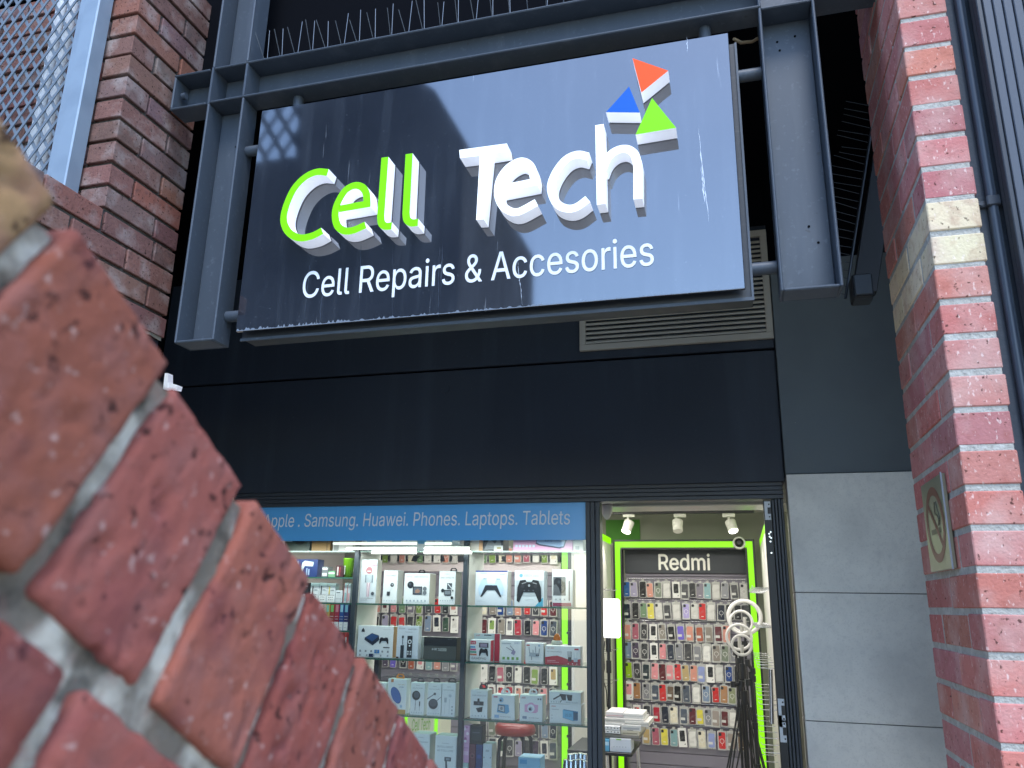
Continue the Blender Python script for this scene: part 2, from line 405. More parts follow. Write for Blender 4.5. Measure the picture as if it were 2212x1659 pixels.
for (x, y) in ((1960, 548), (1993, 530), (1965, 578), (1995, 592), (1975, 630), (1980, 750)):
    q = W(*Z3(x, y), Y=YF); sc_ = MB(); sc_.tube([(xd1+.006+(x-1960)/35*.008, YF-.0054, q.z), (xd1+.006+(x-1960)/35*.008, YF-.011, q.z)], .0042, CHROME, 8); sc_.build('screw', door)
MB().box(-2.78, xm0, YF+.012, YF+.018, .05, ZH, GLASS).build('window_glass', sfm)
MB().tube([W(*Z6(2035, 500), Y=YF+.12), W(*Z6(2050, 1080), Y=YF+.12)], .011, CHROME).build('pull_handle', sfm)
# blue banner
b0, b1 = W(1264.9, 1070.5, Y=YF), W(1264.9, 1166, Y=YF); bx0 = W(559.6, 1086, Y=YF).x
bn = thing('window_banner', 'blue strip banner with white lettering across the top of the shop window', 'banner')
MB().box(bx0, b0.x-.002, YF+.004, YF+.009, b1.z, b0.z, mat('banner_blue', '#57a3e0', .22)).build('banner_sheet', bn)
tx0, tx1 = W(*Z1(220, 520), Y=YF), W(*Z2(1925, 490), Y=YF)
zb_ = W(*Z2(1500, 497), Y=YF).z
MB().text('Apple . Samsung. Huawei. Phones. Laptops. Tablets', tx0.x, tx1.x, zb_, W(*Z2(100, 355), Y=YF).z-W(*Z2(85, 512), Y=YF).z, YF+.0035, C('#d3dbe3', .4), shear=.06).build('lettering', bn)
# vent grille
v0, v1, vt = W(1256, 766, Y=YF), W(1671, 737, Y=YF), W(1655, 505, Y=YF)
vg = thing('vent_grille', 'beige metal louvre grille on the black fascia beside the sign corner', 'vent')
vm = MB(); LV = mat('louvre_metal', '#a8a397', .5); fw = .035
x0, x1, z0, z1 = v0.x, v1.x, v1.z, vt.z
vm.box(x0, x1, YF-.06, YF-.036, z0, z0+fw, LV, .002); vm.box(x0, x1, YF-.06, YF-.036, z1-fw, z1, LV, .002)
vm.box(x0, x0+fw, YF-.059, YF-.036, z0+fw, z1-fw, LV, .002); vm.box(x1-fw, x1, YF-.059, YF-.036, z0+fw, z1-fw, LV, .002)
vm.build('grille_frame', vg)
sm_ = MB(); z = z0+fw+.004
while z < z1-fw-.02:
    sm_.add([(x0+fw, YF-.056, z), (x1-fw, YF-.056, z), (x1-fw, YF-.056, z+.012), (x0+fw, YF-.056, z+.012), (x0+fw, YF-.037, z+.012), (x1-fw, YF-.037, z+.012), (x1-fw, YF-.037, z+.024), (x0+fw, YF-.037, z+.024)],
            [(0, 1, 2, 3), (3, 2, 6, 7), (0, 4, 5, 1), (4, 7, 6, 5), (0, 3, 7, 4), (1, 5, 6, 2)], LV); z += .027
sm_.build('louvre_slats', vg)

# ------------------------------------------------------------------ brickwork
def tone(kind):
    r = random.random(); j = lambda c, a=.07: tuple(max(.01, x*(1+random.uniform(-a, a))) for x in c)+(1,)
    if kind == 'red': return j(lin(random.choice(['#b3726a', '#b87a70', '#b07067', '#ab7070', '#b6766c', '#b57c76']))[:3])
    if kind == 'buff': return j(lin('#d6c7a6')[:3], .05)
    if kind == 'old': return j(lin(random.choice(['#74554f', '#6b504d', '#785852', '#6a5856', '#82574d', '#705a58']))[:3])
    if kind == 'near': return j(lin(random.choice(['#824a3d', '#7c463b', '#874f43', '#79463b']))[:3], .07)
    if kind == 'tan': return j(lin('#8c6a4e')[:3], .05)
CO = .083
# pier beside the tiles: front face one header wide, side face two stretchers deep
pr = MB(); PX0, PX1, PY0, PY1 = .467, .575, 1.83, 2.31
pz = .755+EYE
def pier_brick(x0, x1, y0, y1, z0, kind):
    pr.c = tone(kind); j = lambda: random.uniform(-.0018, .0018)
    pr.cbox(Vector((x0+j(), y0+j(), z0)), Vector((x1-x0, 0, 0)), Vector((0, y1-y0, 0)), Vector((0, 0, CO-.013+j())), .0025, BR)
k0 = -int((pz-.02)/CO)
for k in range(k0, 24):
    z = pz+k*CO; kind = 'buff' if k in (0, 1) else 'red'
    cuts = [(0, .222), (.233, .48)] if k % 2 else [(0, .106), (.117, .339), (.35, .48)]
    for a, b in cuts: pier_brick(PX0, PX1, PY0+a, PY0+b, z, kind)
pr.c = (1, 1, 1, 1)
pr.box(PX0+.0025, PX1-.004, PY0+.0025, PY1-.006, .003, pz+24*CO, MO)
pr.build('brick_pier', label='slim red brick pier with two cream courses and pale mortar', category='brick pier')
# old brick wall: thick lower band on a dark lintel, pier rising from it, back wall behind the mesh
LX = -1.89
bw = thing('old_brick_wall', 'weathered red brick wall with dark mortar under and around the mesh screen', 'brick wall')
lw = MB()
def wall_brick(x0, x1, y0, y1, z0, kind='old', m=BRW):
    lw.c = tone(kind); j = lambda: random.uniform(-.002, .002)
    lw.cbox(Vector((x0+j(), y0+j(), z0)), Vector((x1-x0, 0, 0)), Vector((0, y1-y0, 0)), Vector((0, 0, CO-.013+j())), .0022, m)
zl = EYE+.875; n_low = 4
for k in range(n_low):
    y = 2.18-(.11 if k % 2 else 0)
    if k % 2: wall_brick(LX-.106, LX, 2.18-.102, 2.18, zl+k*CO)
    else: y = 2.18
    y = 2.18-.113 if k % 2 else 2.18
    while y > 1.5:
        wall_brick(LX-.106, LX, y-.222, y, zl+k*CO, 'old'); y -= .233
ztop = zl+n_low*CO
for k in range(13):
    z = ztop+k*CO
    # return face (towards the frame) and front face strip
    if k % 2:
        wall_brick(LX-.222, LX, 1.83, 1.936, z); wall_brick(LX-.106, LX, 1.948, 2.18, z)
    else:
        wall_brick(LX-.106, LX, 1.83, 2.052, z); wall_brick(LX-.106, LX, 2.064, 2.18, z); wall_brick(LX-.222, LX-.117, 1.83, 1.936, z)
    x = LX-.234-(.117 if k % 2 else 0)
    if k % 2: wall_brick(x+.011, LX-.234, 1.98, 2.08, z)
    while x > -3.6:
        wall_brick(x-.222, x, 1.98, 2.08, z); x -= .233
lw.c = (1, 1, 1, 1)
lw.box(LX-.1, LX-.009, .7, 2.172, zl-.001, ztop+13*CO, MOD) if False else None
lw.box(LX-.1, LX-.012, 1.46, 2.17, zl+.002, ztop-.013, MOD)
lw.box(LX-.21, LX-.012, 1.843, 2.17, ztop-.013, ztop+13*CO, MOD)
lw.box(-3.6, LX-.22, 1.993, 2.09, ztop-.02, ztop+13*CO, MOD)
lw.build('brickwork', bw)
MB().box(-3.6, LX-.107, 1.46, 1.975, ztop-.1, ztop-.006, MO).build('window_sill', bw)
MB().box(-3.6, LX-.01, 1.46, 2.17, zl-.25, zl-.012, BLACKW, .003).build('lintel_beam', bw)
dg = MB(); 
pts = []
for i in range(60):
    y = 1.45+i*.72/59; pts.append((y, zl-.012+random.uniform(-.004, .004)))
dg.add([(LX-.004+random.uniform(0, .003), y, z_) for y, z_ in pts]+[(LX-.004, y, zl+.003) for y, z_ in pts], [(i, i+1, 61+i, 60+i) for i in range(59)], mat('mortar_smear', '#8d877a', .95, bump=[(160, .8, .004)]))
dg.build('mortar_edge', bw)
# mesh screen
ms = thing('mesh_screen', 'grey diamond mesh screen in a metal frame on the old brick wall', 'screen')
MX1, MZ0 = -1.99, ztop-.008; MY = 1.79
fr = MB()
fr.box(MX1-.062, MX1, MY-.03, MY+.03, MZ0, MZ0+1.1, GALV, .004); fr.box(MX1-.10, MX1-.062, MY-.014, MY+.02, MZ0+.055, MZ0+1.1, GALV, .002)
fr.box(-3.3, MX1-.062, MY-.03, MY+.03, MZ0, MZ0+.035, GALV, .003); fr.box(-3.3, MX1-.10, MY-.014, MY+.02, MZ0+.035, MZ0+.055, GALV, .002)
fr.build('screen_frame', ms)
mm = MB(); MESH = mat('mesh_metal', '#66717c', .5, metal=.2)
xl, xr, zl2, zr2 = -3.28, MX1-.098, MZ0+.053, MZ0+1.1
def bar2(mb, a, b, wd, y0, y1, m):
    d_ = (Vector(b)-Vector(a)).normalized(); n_ = Vector((-d_.y, d_.x))*wd/2
    mb.prism([tuple(Vector(a)+n_), tuple(Vector(a)-n_), tuple(Vector(b)-n_), tuple(Vector(b)+n_)], y0, y1, m)
def lattice(mb, xl, xr, z0, z1, step, wd, y, th, m, slope=1.0):
    for sgn, off in ((1, 0), (-1, th*1.05)):
        c = z0-(xr-xl)*slope-step
        while c < z1+(xr-xl)*slope+step:
            pts = []
            # line z = c + sgn*slope*(x-xl)
            xa, xb = xl, xr
            za, zb2 = c+sgn*slope*(xa-xl), c+sgn*slope*(xb-xl)
            def clip(xa, za, xb, zb2):
                for lim, lo in ((z0, True), (z1, False)):
                    if (za < lim) == lo and (zb2 < lim) == lo and za != lim: return None
                    if (za < lim) == lo: t = (lim-za)/(zb2-za); xa, za = xa+t*(xb-xa), lim
                    elif (zb2 < lim) == lo: t = (lim-za)/(zb2-za); xb, zb2 = xa+t*(xb-xa), lim
                return xa, za, xb, zb2
            q = clip(xa, za, xb, zb2)
            if q and (q[2]-q[0]) > .01: bar2(mb, (q[0], q[1]), (q[2], q[3]), wd, y+off, y+off+th, m)
            c += step
lattice(mm, xl, xr, zl2, zr2,   .074, .0105, MY-.004, .003, MESH, 1.5)
mm.build('diamond_mesh', ms)
pq = MB()
for dx in (0, .055): pq.tube([(-2.30-dx, 1.93, ztop), (-2.30-dx, 1.93, ztop+1.1)], .019, mat('white_pipe', '#cfd6dc', .35))
pq.build('white_downpipe', label='pair of white pipes rising behind the diamond mesh', category='pipe')

# ------------------------------------------------------------------ raked brick wall close to the camera
def raked():
    X0 = -.25; sl_ = -.612; dirv = Vector((0, 1, sl_)).normalized(); perp = Vector((0, -dirv.z, dirv.y))
    o = Vector((X0, .226, EYE+.1455)); mb = MB()
    bm = bmesh.new(); lay = None
    bricks = []
    W_, Hh = .0765, .1155
    steps = [(-.31, 'tan'), (-.222, 'tan'), (-.134, 'tan'), (-.046, 'near')]
    t = -.0465; k = 0
    s0 = -.4325
    while s0 < 1.7:
        kind = 'tan' if s0+W_/2 < -.04 else 'near'
        bricks.append((s0, -Hh, W_+random.uniform(-.003, .003), Hh+random.uniform(-.003, .003), kind)); s0 += .0865
    row = 0
    for t0 in (-.2015, -.2865, -.3715, -.4565, -.5415, -.6265):
        s = -.6+(.117 if row % 2 else .03)
        while s < 1.7:
            bricks.append((s, t0, .222, .073, 'near')); s += .234
        row += 1
    th = .11
    for (s, t, ln, ht, kind) in bricks:
        mb.c = tone(kind)
        a = o+dirv*(s+.004)+perp*t+Vector((-th+random.uniform(-.003, .002), 0, 0))
        sub = MB(); sub.cbox(a, Vector((th, 0, 0)), dirv*ln, perp*ht, .0026, BRC)
        b2 = bmesh.new(); vv = [b2.verts.new(v) for v in sub.v]
        for f in sub.f: b2.faces.new([vv[i] for i in f])
        cen = a+Vector((th/2, 0, 0))+dirv*ln/2+perp*ht/2
        near = cen.y < 1.0
        if near:
            bmesh.ops.subdivide_edges(b2, edges=[e for e in b2.edges if e.calc_length() > .02], cuts=26 if (cen.y < .75 and cen.z > EYE-.16) else 8, use_grid_fill=True)
            b2.normal_update(); sd = Vector((random.uniform(0, 50), random.uniform(0, 50), 0))
            for v in b2.verts:
                p = v.co+sd
                h = noise.fractal(p*90, 1, 2, 5)*.0008+noise.noise(p*18)*.0006
                q = noise.noise(p*110); h -= max(0, q-.34)*.010; q = noise.noise(p*210+Vector((9, 3, 1))); h -= max(0, q-.4)*.006
                v.co += v.normal*h
        vs_ = [v.co.copy() for v in b2.verts]; b2.verts.index_update()
        fs = [tuple(v.index for v in f.verts) for f in b2.faces]
        mb.add(vs_, fs, BRC, near); b2.free()
    mb.c = (1, 1, 1, 1)
    # mortar bed a little behind the brick faces
    U = Vector((th-.016, 0, 0))
    a = o+Vector((-th+.006, 0, 0))
    n = 160; vs_ = []; fs = []
    L0, L1 = -.6, 1.7; H0, H1 = -.62, -.007; m_ = 44
    for i in range(n+1):
        for j in range(m_+1):
            s = L0+(L1-L0)*i/n; t = H0+(H1-H0)*j/m_; p = o+dirv*s+perp*t+Vector((-.0062, 0, 0))
            p.x += noise.fractal(p*40, 1, 2, 4)*.0035+noise.noise(p*120)*.0012
            if j == m_: p += perp*(noise.noise(p*60)*.004)
            vs_.append(p)
    for i in range(n):
        for j in range(m_): q = i*(m_+1)+j; fs.append((q, q+m_+1, q+m_+2, q+1))
    mb.add(vs_, fs, MONEAR, True)
    mb.cbox(o+dirv*L0+perp*H0+Vector((-th+.005, 0, 0)), Vector((th-.02, 0, 0)), dirv*(L1-L0), perp*(H1-H0), .004, MONEAR)
    mb.build('raked_brick_wall', label='sloping red brick parapet with bricks on edge, close and out of focus', category='brick parapet')
MONEAR = mat('near_mortar', '#6b6156', 1, ior=1.2, var=[(24, .85, '#b9b1a3', .47, .6), (45, .75, '#2a2722', .52, .64), (70, .5, '#85665c', .55, .68)], bump=[(150, .7, .003)])
raked()

# ------------------------------------------------------------------ steel frame, spikes
YS = 2.0
sfr = thing('steel_gantry', 'grey painted steel channel frame standing around the hanging shop sign', 'steel frame')
t_ = .008; D = .085
def channel(mb, a0, a1, b0, b1, vert, capa=False, capb=False):
    """channel with web at the back and flanges towards the street; a = along, b = across"""
    def bx(A0, A1, B0, B1, y0, y1):
        if vert: mb.box(B0, B1, y0, y1, A0, A1, STEEL, .0028)
        else: mb.box(A0, A1, y0, y1, B0, B1, STEEL, .0028)
    bx(a0, a1, b0+t_, b1-t_, YS+D-t_, YS+D); bx(a0, a1, b0, b0+t_, YS, YS+D); bx(a0, a1, b1-t_, b1, YS, YS+D)
    if capa: bx(a0, a0+t_, b0+t_, b1-t_, YS+.001, YS+D-t_)
    if capb: bx(a1-t_, a1, b0+t_, b1-t_, YS+.001, YS+D-t_)
E_ = EYE
m1 = MB(); channel(m1, -1.687, .152, 1.67+E_, 1.815+E_, False); m1.build('top_beam', sfr)
m1 = MB(); channel(m1, -1.853, -1.705, 1.668+E_, 1.813+E_, False, True, False)
m1.tube([(-1.83, YS+.03, 1.74+E_), (-1.815, YS+.03, 1.74+E_)], .012, STEEL); m1.build('beam_stub', sfr)
m1 = MB(); channel(m1, .784+E_, 1.669+E_, -1.696, -1.549, True, True, False); channel(m1, 1.816+E_, 2.6+E_, -1.696, -1.552, True)
m1.box(-1.696, -1.688, YS+.001, YS+D, 1.669+E_, 1.816+E_, STEEL); m1.box(-1.557, -1.549, YS+.001, YS+D-.009, 1.678+E_, 1.806+E_, STEEL)
for z_ in (1.3,): 
    for x_ in (-1.615, -1.585): m1.tube([(x_, YS+D-.0085, 1.53+E_), (x_, YS+D-.0098, 1.53+E_)], .0035, VOID, 8)
m1.build('post', sfr)
m1 = MB(); channel(m1, .79+E_, 1.669+E_, .149, .301, True, True, True); channel(m1, 1.67+E_, 2.6+E_, .149, .301, True)
for x_, z_ in ((.20, 1.6), (.205, 1.57), (.24, 1.0), (.25, 1.61), (.26, .95)): m1.tube([(x_, YS+D-.0085, z_+E_), (x_, YS+D-.0098, z_+E_)], .0035, VOID, 8)
m1.build('post', sfr)
m1 = MB(); channel(m1, .301, .9, 1.67+E_, 1.815+E_, False); m1.build('beam_extension', sfr)
# bird spikes on the beam
def spikes(name, label, a, b, n, h, lean, m, base_up=.004):
    mb = MB(); a = Vector(a); b = Vector(b); ax = (b-a).normalized()
    mb.tube([a+Vector((0, 0, base_up)), b+Vector((0, 0, base_up))], .006, m, 6)
    for i in range(n):
        p = a+(b-a)*((i+.5)/n)
        for dv in lean:
            e = Vector(dv); q = e*h*random.uniform(.85, 1.12)+ax*random.uniform(-.012, .012)
            mb.tube([p, p+q], .0013, m, 5)
    return mb.build(name, label=label, category='bird spikes', group='bird spike strips')
SPK = mat('spike_steel', '#6d747c', .4, metal=.6)
spikes('bird_spikes', 'strip of upright bird spikes on top of the steel beam above the sign', (-1.535, YS+.045, 1.816+E_), (.14, YS+.045, 1.816+E_), 28, .15, [(-.02, .0, 1), (.01, .45, .62), (.02, -.5, .55)], SPK)

# ------------------------------------------------------------------ hanging sign
sg = thing('shop_sign', 'gloss black rectangular shop sign with raised lit letters hanging in the steel frame', 'sign')
x0, x1, z0, z1 = -1.47, .062, .805+E_, 1.60+E_
SY = 2.0
MB().box(x0, x1, SY, SY+.012, z0, z1, SIGN, .0015).build('sign_panel', sg)
tr = MB(); TRAY = mat('tray_metal', '#1f242a', .5, var=[(40, .5, '#57534d', .6, .8, (.3, 1, 3))])
tr.box(x0, x1+.02, SY+.035, SY+.11, z0-.014, z1-.012, TRAY, .002); tr.box(x0+.02, x1-.02, SY+.012, SY+.035, z0+.02, z1-.02, VOID)
tr.box(x0-.002, x1+.022, SY+.03, SY+.036, z0-.022, z0-.013, STEEL); tr.box(x1+.016, x1+.022, SY+.03, SY+.036, z0-.013, z1-.014, STEEL)
tr.build('sign_tray', sg)
def standoff(a, b, r=.018):
    mb = MB(); mb.tube([a, b], r, STEEL, 16)
    mb.build('standoff_tube', sg)
for z_ in (1.487, .88):
    standoff((-1.548, SY+.055, z_+E_), (x0+.005, SY+.055, z_+E_)); standoff((x1+.018, SY+.055, z_+E_), (.148, SY+.055, z_+E_))
for x_ in (-1.368, -.003): standoff((x_, SY+.055, 1.585+E_), (x_, SY+.055, 1.669+E_))
LY0, LY1 = SY-.055, SY-.004
def PZ(fn, p, y=LY0): q = W(*fn(*p), Y=y); return (q.x, q.z)
def letter(paths, mf, wd, ms=LETS):
    mb = MB()
    for i, p in enumerate(paths): mb.stroke(p, wd, LY0+i*.0015, LY1, mf, ms)
    mb.build('letter', sg)
sp5 = lambda pts: [PZ(S5, p) for p in pts]
sp3 = lambda pts: [PZ(S3, p) for p in pts]
letter([smoothpath(sp5([(648, 297), (575, 294), (500, 328), (430, 400), (382, 500), (360, 590), (372, 655), (410, 702), (470, 725), (545, 712), (612, 678)]))], LETG, .0235)
letter([sp5([(722, 535)])+[sp5([(905, 503)])[0]]+smoothpath(sp5([(905, 480), (898, 430), (870, 392), (820, 383), (760, 418), (712, 500), (697, 570), (710, 640), (750, 676), (810, 676), (895, 640)]))], LETG, .0235)
letter([sp5([(1022, 198)])+smoothpath(sp5([(994, 585), (1000, 628), (1025, 648), (1066, 646)]))], LETG, .0235)
letter([sp5([(1180, 175)])+smoothpath(sp5([(1160, 565), (1167, 605), (1195, 626), (1238, 623)]))], LETG, .0235)
mt = MB(); mt.prism(sp5([(1508, 150), (1818, 108), (1826, 158), (1707, 177), (1665, 603), (1618, 606), (1642, 187), (1512, 203)]), LY0, LY1, LETW, LETS); mt.build('letter', sg)
letter([sp3([(140, 1368)])+[sp3([(372, 1322)])[0]]+smoothpath(sp3([(375, 1290), (355, 1215), (310, 1176), (255, 1176), (180, 1225), (125, 1310), (113, 1400), (135, 1475), (185, 1525), (260, 1538), (392, 1470)]))], LETW, .0235)
letter([smoothpath(sp3([(765, 1135), (690, 1122), (610, 1155), (540, 1240), (500, 1340), (512, 1425), (555, 1490), (625, 1515), (690, 1500), (765, 1445)]))], LETW, .0235)
letter([sp3([(850, 905), (862, 1482)]), smoothpath(sp3([(870, 1230), (905, 1150), (965, 1095), (1040, 1078), (1100, 1112), (1128, 1190)]))+[sp3([(1128, 1442)])[0]]], LETW, .024)
for nm, col_, pts in (('orange', '#d84a18', [(1090, 422), (1350, 513), (1155, 672)]), ('blue', '#0850a8', [(1065, 628), (1143, 818), (897, 815)]), ('green', '#8ef000', [(1232, 712), (1407, 928), (1112, 978)])):
    mb = MB(); mf = LETG if nm == 'green' else mat('emblem_'+nm, col_, .4, ior=1.3, emit=EM(.3))
    mb.prism(sp3(pts), LY0, LY1, mf, LETS); mb.build('emblem_triangle', sg, label=nm+' triangle of the emblem over the last letter')
ta, tb = W(652.4, 643.6, Y=SY), W(1412.5, 568.6, Y=SY)
tz = W(*S5(850, 1085), Y=SY).z; tz2 = W(1290, 592, Y=SY).z
MB().text('Cell Repairs & Accesories', ta.x, tb.x, tz, W(*S5(870, 912), Y=SY).z-W(*S5(850, 1085), Y=SY).z, SY-.0008, C('#d3d8de', .5), bold=.012).build('painted_lettering', sg)

# water marks and grime on the panel
dm = MB(); DRIP = mat('dried_water', '#c3ccd8', .8, ior=1.2); rs = random.Random(4)
def drip(u0, v0, u1, v1, wd, m=None):
    a, b = W(u0, v0, Y=SY), W(u1, v1, Y=SY); n = 22; L_ = []; x = 0
    for i in range(n+1):
        t = i/n; x += rs.uniform(-.0012, .0012); wv = wd*rs.uniform(.15, 1)*math.sin(math.pi*min(1, max(.03, t*.97)))
        L_.append((a.x+(b.x-a.x)*t+x, a.z+(b.z-a.z)*t, wv))
    dm.add([(x-wv/2, SY-.0004, z) for x, z, wv in L_]+[(x+wv/2, SY-.0004, z) for x, z, wv in L_], [(i+1, n+2+i, n+1+i, i) for i in range(n)], m or DRIP)
D2 = mat('faint_water', '#2f3743', .6, ior=1.3)
for q_ in ((1509, 268, 1528, 480, .004), (1514, 360, 1524, 440, .0045), (1484, 78, 1490, 112, .003), (1117, 560, 1121, 660, .002)): drip(*q_)
for q_ in ((948, 520, 944, 690, .004), (958, 525, 952, 640, .006), (850, 520, 846, 695, .003), (672, 548, 660, 690, .004), (700, 600, 690, 705, .005), (780, 520, 770, 690, .004)): drip(*q_, D2)
n = 320; pts = []
for i in range(n+1):
    x = x0+.004+(x1-x0-.008)*i/n; k_ = max(0, 1-i/n*1.1)
    pts.append((x, z0+.002+.009*(.25+k_)*rs.random()**3))
dm.add([(x, SY-.0005, z0+.0005) for x, z in pts]+[(x, SY-.0005, z) for x, z in pts], [(i, i+1, n+2+i, n+1+i) for i in range(n)], mat('edge_grime', '#6f7986', .9, ior=1.2))
dm.build('water_marks', sg)

# ------------------------------------------------------------------ right of the pier: plaster wall, conduit, ribbed panel
pw = thing('plaster_wall', 'dark textured plaster wall between the brick pier and the ribbed panel', 'wall')
MB().box(PX1+.002, .78, 1.86, 2.31, 0, E_+2.6, PLAS).build('wall_face', pw)
cd = thing('conduit_pipe', 'dark conduit pipe clipped to the plaster wall beside the brick pier', 'pipe')
cx = .609
MB().tube([(cx, 1.848, .3), (cx, 1.848, E_+2.4)], .011, mat('conduit_paint', '#39424e', .35), 14).build('pipe_run', cd)
ck = W(2158, 432, Y=1.84).z
cb = MB(); CL = mat('clip_paint', '#30363f', .45)
cb.box(cx-.014, cx+.014, 1.834, 1.8475, ck-.013, ck+.013, CL, .003); cb.box(cx-.03, cx+.03, 1.852, 1.859, ck-.008, ck+.008, CL, .002)
for s in (-1, 1): cb.tube([(cx+s*.023, 1.853, ck), (cx+s*.023, 1.848, ck)], .005, CL, 8)
cb.build('pipe_clip', cd)
rp = MB(); RIB = mat('ribbed_sheet', '#3f4753', .6)
xs = W(2118, 0, Y=1.80).x
for i in range(26): rp.box(xs+i*.021, xs+i*.021+.0185, 1.79, 1.81, 0, E_+2.4, RIB, .002)
rp.box(xs-.015, xs+.5, 1.8105, 1.83, 0, E_+2.4, mat('sheet_groove', '#22272e', .7)); rp.box(xs-.015, xs-.004, 1.785, 1.8105, 0, E_+2.4, mat('dark_channel', '#20262e', .5), .002)
rp.build('ribbed_panel', label='blue grey ribbed metal panel past the conduit pipe', category='panel')
# no smoking plate on the pier
nsx = PX0-.006
ns = thing('no_smoking_sign', 'small brass no smoking plate fixed to the shaded side of the brick pier', 'sign')
y0, y1, z0, z1 = 1.965, 2.175, E_+.092, E_+.303
MB().box(nsx-.004, PX0-.001, y0, y1, z0, z1, mat('brass_plate', '#8f8c76', .3, metal=.35), .001).build('sign_plate', ns)
MB().box(nsx-.006, nsx-.003, y0-.004, y0, z0-.002, z1+.002, C('#9aa0a8')).build('plate_edge', ns)
gm = MB(); RING = C('#74463a'); DK = C('#55523f'); gx = nsx-.0046; yc, zc2 = (y0+y1)/2, (z0+z1)/2
def ringpoly(r0, r1, n=40):
    vs_ = [(gx, yc-r*math.cos(2*math.pi*i/n), zc2+r*math.sin(2*math.pi*i/n)) for r in (r0, r1) for i in range(n)]
    gm.add(vs_, [(i, (i+1) % n, n+(i+1) % n, n+i) for i in range(n)], RING)
ringpoly(.068, .088)
q = math.sqrt(.5)
gm.add([(gx-.0004, yc+a*q*.07+b*q*.007, zc2+a*q*.07-b*q*.007) for a, b in ((-1, -1), (-1, 1), (1, 1), (1, -1))], [(0, 1, 2, 3)], RING)
def yz(a0, a1, b0, b1, m): gm.add([(gx-.0002, yc-a0, zc2+b0), (gx-.0002, yc-a1, zc2+b0), (gx-.0002, yc-a1, zc2+b1), (gx-.0002, yc-a0, zc2+b1)], [(0, 1, 2, 3)], m)
yz(-.045, .02, -.022, -.010, DK); yz(.024, .045, -.022, -.010, DK)
def yzpath(p, r):
    for (a, b), (c_, d_) in zip(p, p[1:]): gm.tube([(gx, yc-a, zc2+b), (gx, yc-c_, zc2+d_)], r, DK, 5, False)
yzpath(smoothpath([(.03, -.005), (.04, .008), (.026, .02), (.01, .024), (.018, .05)], 4), .0018); yzpath(smoothpath([(.04, -.004), (.05, .01), (.036, .03), (.03, .05)], 4), .0014)
gm.build('no_smoking_symbol', ns)
# strut, spikes and lamp in the dark gap
sa, sb = W(1905, 215, Y=3.0), W(1840, 640, Y=3.0)
st = MB(); dv = (sb-sa); st.cbox(sa, dv, Vector((0, .05, 0)), Vector((.09, 0, .012)), .003, mat('strut_black', '#14181d', .5))
st.build('bracing_strut', label='black sloping brace in the dark gap behind the right steel post', category='brace')
spikes('bird_spikes', 'strip of bird spikes along the sloping brace in the dark gap', sa+Vector((-.02, .02, 0)), sb+Vector((-.02, .02, 0)), 26, .13, [(-.85, -.1, .3)], mat('spike_dark', '#3a3f45', .4, metal=.5), 0)
q = W(1858, 630, Y=3.0)
fx = thing('flood_lamp', 'small dark floodlight box hanging at the foot of the sloping brace', 'lamp')
MB().box(q.x-.035, q.x+.035, 2.93, 3.02, q.z-.05, q.z+.045, BLK, .006).build('lamp_body', fx)
MB().box(q.x-.03, q.x+.03, 2.92, 2.9299, q.z-.042, q.z+.038, C('#3a4148', .3), .003).build('lamp_lens', fx)
# glimpse of another lit sign above the coping
q0 = W(296, 828, Y=2.6); ol = MB()
for p in ([(356, 806), (363, 806), (363, 838), (352, 840)], [(363.5, 826), (384, 832), (381, 842), (363.5, 839)]):
    ol.prism([(W(*a, Y=2.6).x, W(*a, Y=2.6).z) for a in p], 2.6, 2.63, LETW, LETS)
ol.build('lit_sign_letter', label='fragment of a white lit letter just above the near brick coping', category='sign letter')
# loose wire at the sign corner
q = [W(1585, 84, Y=2.08), W(1600, 92, Y=2.1), W(1625, 90, Y=2.12), W(1650, 76, Y=2.14)]
MB().tube([Vector(p+(0,)) if len(p) == 2 else p for p in q], .005, mat('tan_cable', '#9c8a70', .6), 8).build('loose_cable', label='tan cable end poking out behind the upper right sign corner', category='cable')

# ------------------------------------------------------------------ street side: building mirrored in the sign
def mirror(u, v, Yb):
    p = W(u, v, Y=SY); d_ = (p-Vector((0, 0, EYE))); d_.y = -d_.y; t = (Yb-SY)/d_.y
    return p+d_*t
YO = -12.0
e0, e1, e2 = mirror(940, 195, YO), mirror(1003, 300, YO), mirror(1003, 680, YO)
lt0, lt1 = mirror(645, 240, YO), mirror(645, 335, YO)
ob = thing('opposite_building', 'dark building across the street mirrored in the gloss sign', 'building')
OB = mat('opposite_wall', '#484d55', .8, var=[(.4, .4, '#3c4047', .4, .7)])
XE = e1.x
MB().prism([(lt1.x, 0), (XE, 0), (XE, e1.z), (e0.x, e0.z), (e0.x-2.5, e0.z+2.2), (lt0.x, e0.z+2.2)], YO, YO-7, OB).build('main_block', ob)
MB().prism([(-40, 0), (lt1.x-.01, 0), (lt1.x-.01, lt1.z), (-40, lt1.z)], YO-.02, YO-6, OB).build('low_block', ob)
la = MB(); lattice(la, lt1.x-3.4, lt1.x-.02, lt1.z+.001, lt1.z+4.5, .85, .13, YO-.02, .03, C('#33383f', .6), 1.6); la.build('roof_screen', ob)
